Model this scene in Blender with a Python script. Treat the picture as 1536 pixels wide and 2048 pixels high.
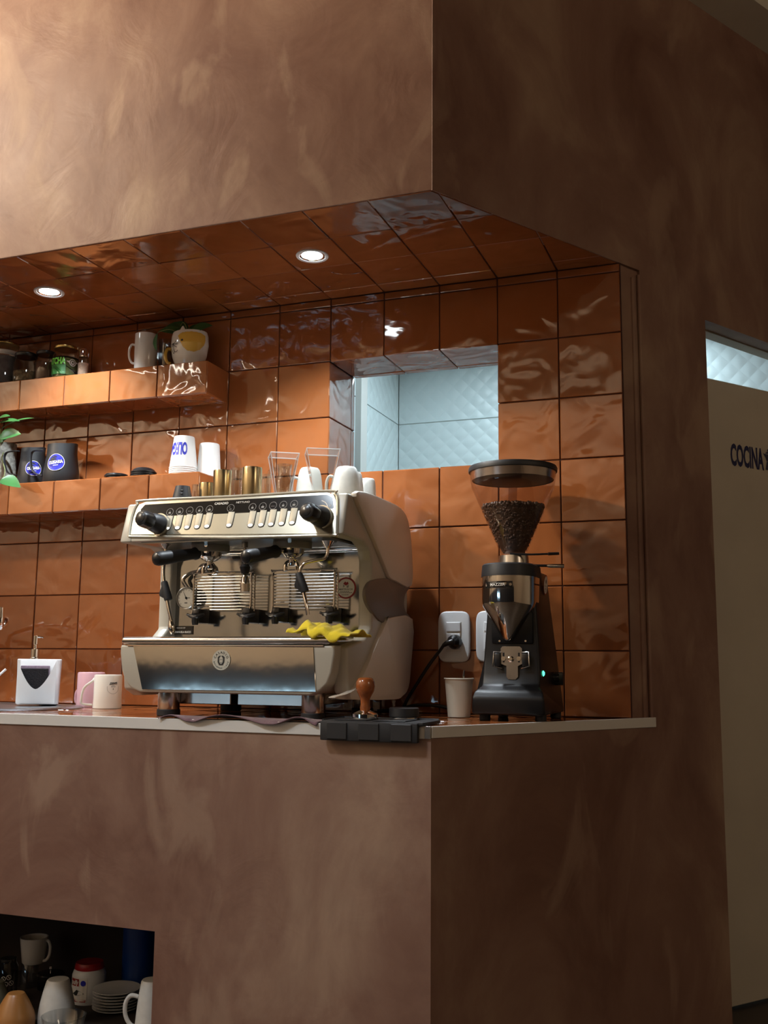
import bpy, bmesh, math, random
from mathutils import Vector, Matrix
random.seed(7)
for o in list(bpy.data.objects): bpy.data.objects.remove(o, do_unlink=True)
scene = bpy.context.scene
COL = scene.collection
H = 1.0            # worktop height above the floor; all coordinates below are relative to the worktop
# ------------------------------------------------------------------ camera
FPX = 2035.623
YAW, PITCH, ROLL = -0.3556838, 0.1484588, 0.0089444
CAM = Vector((0.37971, -3.15927, 0.154286))
_cy, _sy, _cp, _sp = math.cos(YAW), math.sin(YAW), math.cos(PITCH), math.sin(PITCH)
_f = Vector((_sy*_cp, _cy*_cp, _sp)); _r0 = Vector((_cy, -_sy, 0)); _u0 = _r0.cross(_f)
_c, _s = math.cos(ROLL), math.sin(ROLL)
_r = _c*_r0 + _s*_u0; _u = -_s*_r0 + _c*_u0
cam = bpy.data.cameras.new('camera'); camo = bpy.data.objects.new('camera', cam); COL.objects.link(camo)
cam.sensor_fit = 'VERTICAL'; cam.sensor_height = 36.0; cam.sensor_width = 27.0
cam.lens = FPX*36.0/2048.0; cam.clip_start = 0.05; cam.clip_end = 60
camo.matrix_world = Matrix(((_r.x, _u.x, -_f.x, CAM.x), (_r.y, _u.y, -_f.y, CAM.y), (_r.z, _u.z, -_f.z, CAM.z+H), (0, 0, 0, 1)))
scene.camera = camo
# ------------------------------------------------------------------ view, world, room lights and added fills
vs = scene.view_settings
vs.view_transform = 'Standard'; vs.look = 'None'; vs.gamma = 1.0; vs.use_curve_mapping = False
vs.exposure = 0.3
w = bpy.data.worlds.new('world'); scene.world = w; w.use_nodes = True
w.node_tree.nodes['Background'].inputs[0].default_value = (0.62, 0.72, 0.9, 1)
w.node_tree.nodes['Background'].inputs[1].default_value = 0.035
def lamp(kind, name, loc, energy, color, target=None, **kw):
    l = bpy.data.lights.new(name, kind); l.energy = energy; l.color = color
    for k, v in kw.items(): setattr(l, k, v)
    o = bpy.data.objects.new(name, l); COL.objects.link(o); o.location = (loc[0], loc[1], loc[2]+H)
    if target is not None:
        d = Vector(target)-Vector(loc); o.rotation_euler = d.to_track_quat('-Z', 'Y').to_euler()
    return o
WARM = (1.0, 0.79, 0.55); COOL = (0.72, 0.90, 1.0)
lamp('SPOT', 'warm_track_spot', (-3.9, -2.6, 2.72), 640, (1.0, 0.86, 0.67), (-1.9, -0.675, 2.45), spot_size=math.radians(76), spot_blend=1.0, shadow_soft_size=0.10)
lamp('SPOT', 'cool_front_fill', (-1.8, -2.7, 2.85), 225, (0.80, 0.90, 1.0), (-1.3, -0.675, -0.25), spot_size=math.radians(54), spot_blend=0.7, shadow_soft_size=0.25)  # cool fill added for the lower front wall and trim; fixture unseen
lamp('AREA', 'left_wall_fill', (-4.5, -3.4, 2.8), 105, (1.0, 0.86, 0.70), (-5.2, -3.4, 1.0), shape='RECTANGLE', size=4.6, size_y=0.15)  # unseen lamp added to brighten the left wall that the tiles reflect
lamp('AREA', 'rear_wall_fill', (-1.6, -5.7, 2.8), 36, (1.0, 0.86, 0.70), (-1.6, -6.3, 1.2), shape='RECTANGLE', size=5.0, size_y=0.15)  # weaker unseen lamp added to brighten the rear wall for reflections
lamp('POINT', 'warm_right_fill', (3.5, -2.6, 2.1), 33, (1.0, 0.80, 0.60), shadow_soft_size=0.4)  # unseen lamp added to lift the right wall and the door
lamp('AREA', 'low_cool_fill', (-4.0, -6.25, -0.21), 3.0, (0.50, 0.78, 1.0), (-4.0, 0, -0.21), shape='RECTANGLE', size=1.7, size_y=0.20)  # unseen cool strip added for blue reflections under the machine; no fridge stands here
lamp('AREA', 'kitchen_tube', (-0.5, 1.2, 1.76), 12.5, COOL, (-0.5, 1.2, 0), shape='RECTANGLE', size=1.2, size_y=0.3)
lamp('AREA', 'kitchen_corridor_tube', (-0.05, 1.65, 1.76), 4, COOL, (-0.05, 1.65, 0), shape='RECTANGLE', size=0.3, size_y=0.3)
# ------------------------------------------------------------------ measuring helpers (photo pixel -> point at a known depth)
def ray(u, v): return _r*((u-768)/FPX) + _u*((1024-v)/FPX) + _f
def hit(u, v, p0, n):
    d = ray(u, v); n = Vector(n); return CAM + d*((Vector(p0)-CAM).dot(n)/d.dot(n))
def aty(u, v, y): return hit(u, v, (0, y, 0), (0, 1, 0))
def atx(u, v, x): return hit(u, v, (x, 0, 0), (1, 0, 0))
def atz(u, v, z): return hit(u, v, (0, 0, z), (0, 0, 1))
def pix(p):
    q = Vector(p)-CAM; d = q.dot(_f); return 768+FPX*q.dot(_r)/d, 1024-FPX*q.dot(_u)/d
def face_ang(cx, cy, rx, ry, z, u):
    """angle on an upright oval whose visible wall shows at pixel column u"""
    best = None
    for k in range(-360, 360):
        a = math.radians(k*.5); p = Vector((cx+rx*math.cos(a), cy+ry*math.sin(a), z)); n = Vector((math.cos(a)/rx, math.sin(a)/ry, 0))
        if n.dot(CAM-p) <= 0: continue
        d = abs(pix(p)[0]-u)
        if best is None or d < best[0]: best = (d, a)
    return best[1]
def mpp(p): return (Vector(p)-CAM).dot(_f)/FPX
def xat(u, y, z):
    v = 1000
    for _ in range(8):
        p = aty(u, v, y); v = pix((p.x, y, z))[1]
    return aty(u, v, y).x
def meas(u, y, z0, vtop, half):
    """x of centre, height, radius of a round thing standing on z0 at depth y"""
    x = xat(u, y, z0); zt = aty(u, vtop, y).z
    return x, zt-z0, half*mpp((x, y, z0))
# ------------------------------------------------------------------ mesh helpers
class MB:
    def __init__(s): s.v = []; s.f = []
    def add(s, vs, fs):
        o = len(s.v); s.v += [Vector(q) for q in vs]; s.f += [tuple(i+o for i in f) for f in fs]; return s
    def join(s, m): return s.add(m.v, m.f)
    def xf(s, M):
        s.v = [M @ q for q in s.v]; return s
    def move(s, x, y, z): return s.xf(Matrix.Translation((x, y, z)))
def box(x0, x1, y0, y1, z0, z1):
    m = MB(); v = [(x, y, z) for z in (z0, z1) for y in (y0, y1) for x in (x0, x1)]
    return m.add(v, [(0, 2, 3, 1), (4, 5, 7, 6), (0, 1, 5, 4), (2, 6, 7, 3), (0, 4, 6, 2), (1, 3, 7, 5)])
def from_bm(bm):
    bm.verts.index_update(); m = MB(); m.add([v.co.copy() for v in bm.verts], [[v.index for v in f.verts] for f in bm.faces]); bm.free(); return m
def bevel_mb(m, r, seg=2, ang=20):
    bm = bmesh.new(); vs = [bm.verts.new(q) for q in m.v]
    for f in m.f:
        try: bm.faces.new([vs[i] for i in f])
        except ValueError: pass
    bmesh.ops.remove_doubles(bm, verts=bm.verts[:], dist=1e-6)
    bmesh.ops.recalc_face_normals(bm, faces=bm.faces[:])
    es = [e for e in bm.edges if len(e.link_faces) == 2 and e.calc_face_angle(0) > math.radians(ang)]
    bmesh.ops.bevel(bm, geom=es, offset=r, segments=seg, profile=0.5, affect='EDGES', clamp_overlap=True)
    return from_bm(bm)
def rbox(x0, x1, y0, y1, z0, z1, r=0.005, seg=2): return bevel_mb(box(x0, x1, y0, y1, z0, z1), r, seg)
def prism(poly, fn, a, b):
    """extrude a 2D polygon; fn(p, q, t) -> point, t from a to b"""
    n = len(poly); m = MB()
    m.add([fn(p, q, a) for p, q in poly]+[fn(p, q, b) for p, q in poly],
          [tuple(range(n))[::-1], tuple(range(n, 2*n))]+[(i, (i+1) % n, n+(i+1) % n, n+i) for i in range(n)])
    return m
def fix(m):
    bm = bmesh.new(); vs = [bm.verts.new(q) for q in m.v]
    for f in m.f:
        try: bm.faces.new([vs[i] for i in f])
        except ValueError: pass
    bmesh.ops.recalc_face_normals(bm, faces=bm.faces[:]); return from_bm(bm)
def lathe(cx, cy, prof, seg=32, sx=1, sy=1, cap0=True, cap1=True, a0=0.0):
    m = MB(); vs = []; fs = []
    for r, z in prof:
        for k in range(seg):
            a = a0+2*math.pi*k/seg; vs.append((cx+max(r, 1e-5)*sx*math.cos(a), cy+max(r, 1e-5)*sy*math.sin(a), z))
    n = len(prof)
    for i in range(n-1):
        for k in range(seg):
            k2 = (k+1) % seg; fs.append((i*seg+k, i*seg+k2, (i+1)*seg+k2, (i+1)*seg+k))
    if cap0: fs.append(tuple(range(seg))[::-1])
    if cap1: fs.append(tuple((n-1)*seg+k for k in range(seg)))
    return m.add(vs, fs)
def vessel(cx, cy, prof, t=0.003, seg=32, **k):
    """open-topped cup: outer profile bottom->top, then an inner wall back down"""
    inner = [(max(r-t, 1e-4), z) for r, z in reversed(prof)]
    inner[-1] = (max(prof[0][0]-t, 1e-4), prof[0][1]+t)
    inner = [(r, max(z, prof[0][1]+t)) for r, z in inner]
    return lathe(cx, cy, list(prof)+inner, seg, **k)
def upturned(cx, cy, prof, t=0.003, seg=32, **k):
    """a cup standing on its rim: profile bottom(rim)->top(foot)"""
    inner = [(max(r-t, 1e-4), min(z, prof[-1][1]-t)) for r, z in prof]
    return lathe(cx, cy, inner[::-1]+list(prof), seg, **k)
def sm_path(pts, n=6, closed=False):
    P = [Vector(p) for p in pts]; out = []
    L = len(P)
    for i in range(L if closed else L-1):
        if closed: p0, p1, p2, p3 = P[i-1], P[i], P[(i+1) % L], P[(i+2) % L]
        else: p0, p1, p2, p3 = P[max(i-1, 0)], P[i], P[i+1], P[min(i+2, L-1)]
        for k in range(n):
            t = k/n
            out.append(0.5*((2*p1)+(p2-p0)*t+(2*p0-5*p1+4*p2-p3)*t*t+(3*p1-p0-3*p2+p3)*t*t*t))
    if not closed: out.append(P[-1])
    return out
def tube(pts, r, seg=8, closed=False, flat=None):
    P = [Vector(p) for p in pts]; n = len(P); m = MB(); vs = []; fs = []
    R = r if isinstance(r, (list, tuple)) else [r]*n
    if len(R) != n: R = [R[min(int(i*len(R)/n), len(R)-1)] for i in range(n)]
    up = None
    for i in range(n):
        if closed: d = P[(i+1) % n]-P[i-1]
        else: d = P[min(i+1, n-1)]-P[max(i-1, 0)]
        d.normalize()
        if up is None:
            up = Vector((0, 0, 1)) if abs(d.z) < 0.9 else Vector((1, 0, 0))
        s = d.cross(up)
        if s.length < 1e-6: s = d.orthogonal()
        s.normalize(); up = s.cross(d)
        for k in range(seg):
            a = 2*math.pi*k/seg
            fx, fy = (1, 1) if flat is None else flat
            vs.append(P[i]+s*(R[i]*fx*math.cos(a))+up*(R[i]*fy*math.sin(a)))
    for i in range(n if closed else n-1):
        j = (i+1) % n
        for k in range(seg):
            k2 = (k+1) % seg; fs.append((i*seg+k, i*seg+k2, j*seg+k2, j*seg+k))
    if not closed: fs += [tuple(range(seg))[::-1], tuple((n-1)*seg+k for k in range(seg))]
    return m.add(vs, fs)
def cyl(p, q, r0, r1=None, seg=20): return tube([p, Vector(p).lerp(Vector(q), 0.5), q], [r0, (r0+(r0 if r1 is None else r1))/2, r0 if r1 is None else r1], seg)
def disc(c, n, r, t, seg=28, bev=0):
    n = Vector(n).normalized(); c = Vector(c)
    P = [c, c+n*t]; return tube(P, [r, r], seg)
def frame(o, xd, nd):
    """matrix: local x along xd, local z out along nd"""
    z = Vector(nd).normalized(); x = Vector(xd); x = (x-z*x.dot(z)).normalized(); y = z.cross(x); o = Vector(o)
    return Matrix(((x.x, y.x, z.x, o.x), (x.y, y.y, z.y, o.y), (x.z, y.z, z.z, o.z), (0, 0, 0, 1)))
def ring2d(r0, r1, seg=32, a0=0, a1=2*math.pi, z=0):
    m = MB(); vs = []; fs = []; full = abs(a1-a0-2*math.pi) < 1e-6; n = seg if full else seg+1
    for k in range(n):
        a = a0+(a1-a0)*k/seg; vs += [(r0*math.cos(a), r0*math.sin(a), z), (r1*math.cos(a), r1*math.sin(a), z)]
    for k in range(seg):
        j = (k+1) % n; fs.append((2*k, 2*k+1, 2*j+1, 2*j))
    return m.add(vs, fs)
def poly2d(pts, z=0):
    return MB().add([(p, q, z) for p, q in pts], [tuple(range(len(pts)))])
def circ2d(r, cx=0, cy=0, seg=28, z=0): return poly2d([(cx+r*math.cos(2*math.pi*k/seg), cy+r*math.sin(2*math.pi*k/seg)) for k in range(seg)], z)
def rect2d(x0, x1, y0, y1, z=0): return poly2d([(x0, y0), (x1, y0), (x1, y1), (x0, y1)], z)
def text2d(s, size, bold=0.0, sx=1.0, align='CENTER', shear=0.0, spacing=1.0):
    c = bpy.data.curves.new('t', 'FONT'); c.body = s; c.size = size; c.align_x = align; c.align_y = 'CENTER'; c.offset = bold; c.shear = shear
    c.space_character = spacing; c.resolution_u = 3
    o = bpy.data.objects.new('t', c); COL.objects.link(o); bpy.context.view_layer.update()
    me = bpy.data.meshes.new_from_object(o.evaluated_get(bpy.context.evaluated_depsgraph_get()))
    m = MB(); m.add([(v.co.x*sx, v.co.y, v.co.z) for v in me.vertices], [tuple(p.vertices) for p in me.polygons])
    bpy.data.objects.remove(o); bpy.data.curves.remove(c); bpy.data.meshes.remove(me); return m
def wrap(m, cx, cy, rf, ang, z0, off=0.0005):
    """wrap flat artwork (x right, y up, seen from outside) round a vertical axis; rf(z)=radius"""
    m.v = [Vector((cx+(rf(z0+q.y)+off)*math.cos(ang+q.x/rf(z0)), cy+(rf(z0+q.y)+off)*math.sin(ang+q.x/rf(z0)), z0+q.y)) for q in m.v]; return m
def subdiv(m, cuts=1):
    bm = bmesh.new(); vs = [bm.verts.new(q) for q in m.v]
    for f in m.f:
        try: bm.faces.new([vs[i] for i in f])
        except ValueError: pass
    bmesh.ops.triangulate(bm, faces=bm.faces[:])
    for _ in range(cuts): bmesh.ops.subdivide_edges(bm, edges=bm.edges[:], cuts=1)
    return from_bm(bm)
# ------------------------------------------------------------------ objects
BASE = {}
def mesh_from(name, m, mat, base, smooth=35, mats=None):
    me = bpy.data.meshes.new(name); b = Vector(base)
    me.from_pydata([tuple(v-b) for v in m.v], [], m.f); me.materials.append(mat)
    if smooth:
        me.shade_smooth(); me.set_sharp_from_angle(angle=math.radians(smooth))
    me.update(); return me
def tag(o, label=None, cat=None, group=None, kind=None):
    if label: o['label'] = label
    if cat: o['category'] = cat
    if group: o['group'] = group
    if kind: o['kind'] = kind
    return o
def thing(name, label, cat, base, group=None):
    o = bpy.data.objects.new(name, None); COL.objects.link(o); o.empty_display_size = 0.05
    o.location = (base[0], base[1], base[2]+H); BASE[o.name] = Vector(base); return tag(o, label, cat, group)
def part(name, m, mat, parent, label=None, smooth=35, kind=None):
    b = BASE[parent.name]; me = mesh_from(name, m, mat, b, smooth)
    o = bpy.data.objects.new(name, me); COL.objects.link(o); o.parent = parent; BASE[o.name] = b
    if label: o['label'] = label
    if kind: o['kind'] = kind
    return o
def single(name, m, mat, label, cat, base=None, group=None, smooth=35):
    if base is None:
        xs = [v.x for v in m.v]; ys = [v.y for v in m.v]; base = ((min(xs)+max(xs))/2, (min(ys)+max(ys))/2, min(v.z for v in m.v))
    me = mesh_from(name, m, mat, base, smooth); o = bpy.data.objects.new(name, me); COL.objects.link(o)
    o.location = (base[0], base[1], base[2]+H); BASE[o.name] = Vector(base); return tag(o, label, cat, group)
def struct(name, m, mat, label=None, smooth=0):
    me = mesh_from(name, m, mat, (0, 0, 0), smooth); o = bpy.data.objects.new(name, me); COL.objects.link(o)
    o.location = (0, 0, H); BASE[o.name] = Vector((0, 0, 0)); o['kind'] = 'structure'
    if label: o['label'] = label
    return o
def copy_tree(o, parent=None):
    c = o.copy(); COL.objects.link(c); BASE[c.name] = BASE[o.name]
    if parent is not None: c.parent = parent
    for ch in list(o.children): copy_tree(ch, c)
    return c
# ------------------------------------------------------------------ materials
def newmat(name):
    m = bpy.data.materials.new(name); m.use_nodes = True; nt = m.node_tree; return m, nt, nt.nodes['Principled BSDF']
def mat(name, col, rough=0.5, metal=0.0, spec=0.5, coat=0.0, emit=None, es=0.0, noise=0.0, nscale=40, bump=0.0, bscale=200, trans=0.0, ior=1.5, sheen=0.0, aniso=0.0):
    m, nt, b = newmat(name)
    b.inputs['Base Color'].default_value = (*col, 1); b.inputs['Roughness'].default_value = rough; b.inputs['Metallic'].default_value = metal
    b.inputs['Specular IOR Level'].default_value = spec; b.inputs['Coat Weight'].default_value = coat; b.inputs['IOR'].default_value = ior
    b.inputs['Transmission Weight'].default_value = trans; b.inputs['Sheen Weight'].default_value = sheen
    if aniso: b.inputs['Anisotropic'].default_value = aniso
    if emit: b.inputs['Emission Color'].default_value = (*emit, 1); b.inputs['Emission Strength'].default_value = es
    if noise or bump:
        tc = nt.nodes.new('ShaderNodeTexCoord')
    if noise:
        n = nt.nodes.new('ShaderNodeTexNoise'); n.inputs['Scale'].default_value = nscale; n.inputs['Detail'].default_value = 6
        nt.links.new(tc.outputs['Object'], n.inputs['Vector'])
        r = nt.nodes.new('ShaderNodeMapRange'); r.inputs['From Min'].default_value = 0.3; r.inputs['From Max'].default_value = 0.7
        r.inputs['To Min'].default_value = 1-noise; r.inputs['To Max'].default_value = 1+noise
        nt.links.new(n.outputs['Fac'], r.inputs['Value'])
        x = nt.nodes.new('ShaderNodeVectorMath'); x.operation = 'SCALE'; x.inputs[0].default_value = col
        nt.links.new(r.outputs['Result'], x.inputs['Scale']); nt.links.new(x.outputs['Vector'], b.inputs['Base Color'])
    if bump:
        n2 = nt.nodes.new('ShaderNodeTexNoise'); n2.inputs['Scale'].default_value = bscale; n2.inputs['Detail'].default_value = 3
        nt.links.new(tc.outputs['Object'], n2.inputs['Vector'])
        bp = nt.nodes.new('ShaderNodeBump'); bp.inputs['Strength'].default_value = 1.0; bp.inputs['Distance'].default_value = bump
        nt.links.new(n2.outputs['Fac'], bp.inputs['Height']); nt.links.new(bp.outputs['Normal'], b.inputs['Normal'])
    return m
def thin_glass(name, tint=(1, 1, 1), ior=1.45, rough=0.02, base=0.0):
    m = bpy.data.materials.new(name); m.use_nodes = True; nt = m.node_tree; nt.nodes.clear()
    out = nt.nodes.new('ShaderNodeOutputMaterial'); mx = nt.nodes.new('ShaderNodeMixShader')
    tr = nt.nodes.new('ShaderNodeBsdfTransparent'); tr.inputs[0].default_value = (*tint, 1)
    gl = nt.nodes.new('ShaderNodeBsdfGlossy'); gl.inputs['Roughness'].default_value = rough
    f0 = ((ior-1)/(ior+1))**2+base
    lw = nt.nodes.new('ShaderNodeLayerWeight'); lw.inputs['Blend'].default_value = 0.5
    pw = nt.nodes.new('ShaderNodeMath'); pw.operation = 'POWER'; pw.inputs[1].default_value = 5.0; nt.links.new(lw.outputs['Facing'], pw.inputs[0])
    ad = nt.nodes.new('ShaderNodeMath'); ad.operation = 'MULTIPLY_ADD'; ad.inputs[1].default_value = 0.8*(1-f0); ad.inputs[2].default_value = f0
    nt.links.new(pw.outputs[0], ad.inputs[0]); nt.links.new(ad.outputs[0], mx.inputs[0])
    nt.links.new(tr.outputs[0], mx.inputs[1]); nt.links.new(gl.outputs[0], mx.inputs[2]); nt.links.new(mx.outputs[0], out.inputs[0]); return m
def tile_mat(name, c0, c1, rough=0.06, wav=0.0065):
    m, nt, b = newmat(name); L = nt.links.new; N = nt.nodes.new
    geo = N('ShaderNodeNewGeometry'); oi = N('ShaderNodeObjectInfo')
    off = N('ShaderNodeVectorMath'); off.operation = 'SCALE'; off.inputs[0].default_value = (31, 17, 53); L(oi.outputs['Random'], off.inputs['Scale'])
    ad = N('ShaderNodeVectorMath'); ad.operation = 'ADD'; L(geo.outputs['Position'], ad.inputs[0]); L(off.outputs[0], ad.inputs[1])
    n1 = N('ShaderNodeTexNoise'); n1.inputs['Scale'].default_value = 7; n1.inputs['Detail'].default_value = 4; L(ad.outputs[0], n1.inputs['Vector'])
    mx = N('ShaderNodeMix'); mx.data_type = 'RGBA'; mx.inputs[6].default_value = (*c0, 1); mx.inputs[7].default_value = (*c1, 1)
    ma = N('ShaderNodeMath'); ma.operation = 'MULTIPLY_ADD'; ma.inputs[1].default_value = 0.75; L(oi.outputs['Random'], ma.inputs[0])
    ms = N('ShaderNodeMath'); ms.operation = 'MULTIPLY_ADD'; ms.inputs[1].default_value = 0.9; ms.inputs[2].default_value = -0.3; L(n1.outputs['Fac'], ms.inputs[0]); L(ms.outputs[0], ma.inputs[2])
    ma.use_clamp = True; L(ma.outputs[0], mx.inputs[0]); L(mx.outputs[2], b.inputs['Base Color'])
    b.inputs['Roughness'].default_value = rough; b.inputs['Specular IOR Level'].default_value = 0.5; b.inputs['IOR'].default_value = 1.75
    n2 = N('ShaderNodeTexNoise'); n2.inputs['Scale'].default_value = 9; n2.inputs['Detail'].default_value = 1.5; n2.inputs['Distortion'].default_value = 0.6; L(ad.outputs[0], n2.inputs['Vector'])
    bp = N('ShaderNodeBump'); bp.inputs['Strength'].default_value = 1; bp.inputs['Distance'].default_value = wav; L(n2.outputs['Fac'], bp.inputs['Height']); L(bp.outputs['Normal'], b.inputs['Normal'])
    return m
def plaster_mat(name, c0, c1, c2, rough=0.55):
    m, nt, b = newmat(name); L = nt.links.new; N = nt.nodes.new
    geo = N('ShaderNodeNewGeometry')
    mp = N('ShaderNodeMapping'); mp.inputs['Scale'].default_value = (1, 1, 0.75); L(geo.outputs['Position'], mp.inputs['Vector'])
    n1 = N('ShaderNodeTexNoise'); n1.inputs['Scale'].default_value = 2.2; n1.inputs['Detail'].default_value = 7; n1.inputs['Roughness'].default_value = 0.62; n1.inputs['Distortion'].default_value = 0.5; L(mp.outputs[0], n1.inputs['Vector'])
    cr = N('ShaderNodeValToRGB'); e = cr.color_ramp.elements; e[0].position = 0.33; e[0].color = (*c0, 1); e[1].position = 0.72; e[1].color = (*c2, 1)
    k = e.new(0.52); k.color = (*c1, 1); L(n1.outputs['Fac'], cr.inputs[0])
    # trowel marks: pale streaks with edges of their own
    mp2 = N('ShaderNodeMapping'); mp2.inputs['Scale'].default_value = (2.2, 2.2, 1.0); mp2.inputs['Rotation'].default_value = (0.2, 0.5, 0.1); L(geo.outputs['Position'], mp2.inputs['Vector'])
    n3 = N('ShaderNodeTexNoise'); n3.inputs['Scale'].default_value = 2.6; n3.inputs['Detail'].default_value = 9; n3.inputs['Distortion'].default_value = 0.8; L(mp2.outputs[0], n3.inputs['Vector'])
    mr = N('ShaderNodeMapRange'); mr.inputs['From Min'].default_value = 0.56; mr.inputs['From Max'].default_value = 0.66; mr.inputs['To Max'].default_value = 0.45; L(n3.outputs['Fac'], mr.inputs['Value'])
    mx = N('ShaderNodeMix'); mx.data_type = 'RGBA'; L(mr.outputs[0], mx.inputs[0]); L(cr.outputs[0], mx.inputs[6]); mx.inputs[7].default_value = (*c2, 1)
    L(mx.outputs[2], b.inputs['Base Color'])
    rr = N('ShaderNodeMapRange'); rr.inputs['To Min'].default_value = rough-0.1; rr.inputs['To Max'].default_value = rough+0.15; L(n3.outputs['Fac'], rr.inputs['Value']); L(rr.outputs[0], b.inputs['Roughness'])
    n4 = N('ShaderNodeTexNoise'); n4.inputs['Scale'].default_value = 5; n4.inputs['Detail'].default_value = 8; n4.inputs['Distortion'].default_value = 1.2; L(geo.outputs['Position'], n4.inputs['Vector'])
    bp = N('ShaderNodeBump'); bp.inputs['Strength'].default_value = 0.8; bp.inputs['Distance'].default_value = 0.004; L(n4.outputs['Fac'], bp.inputs['Height']); L(bp.outputs['Normal'], b.inputs['Normal'])
    return m
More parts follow.
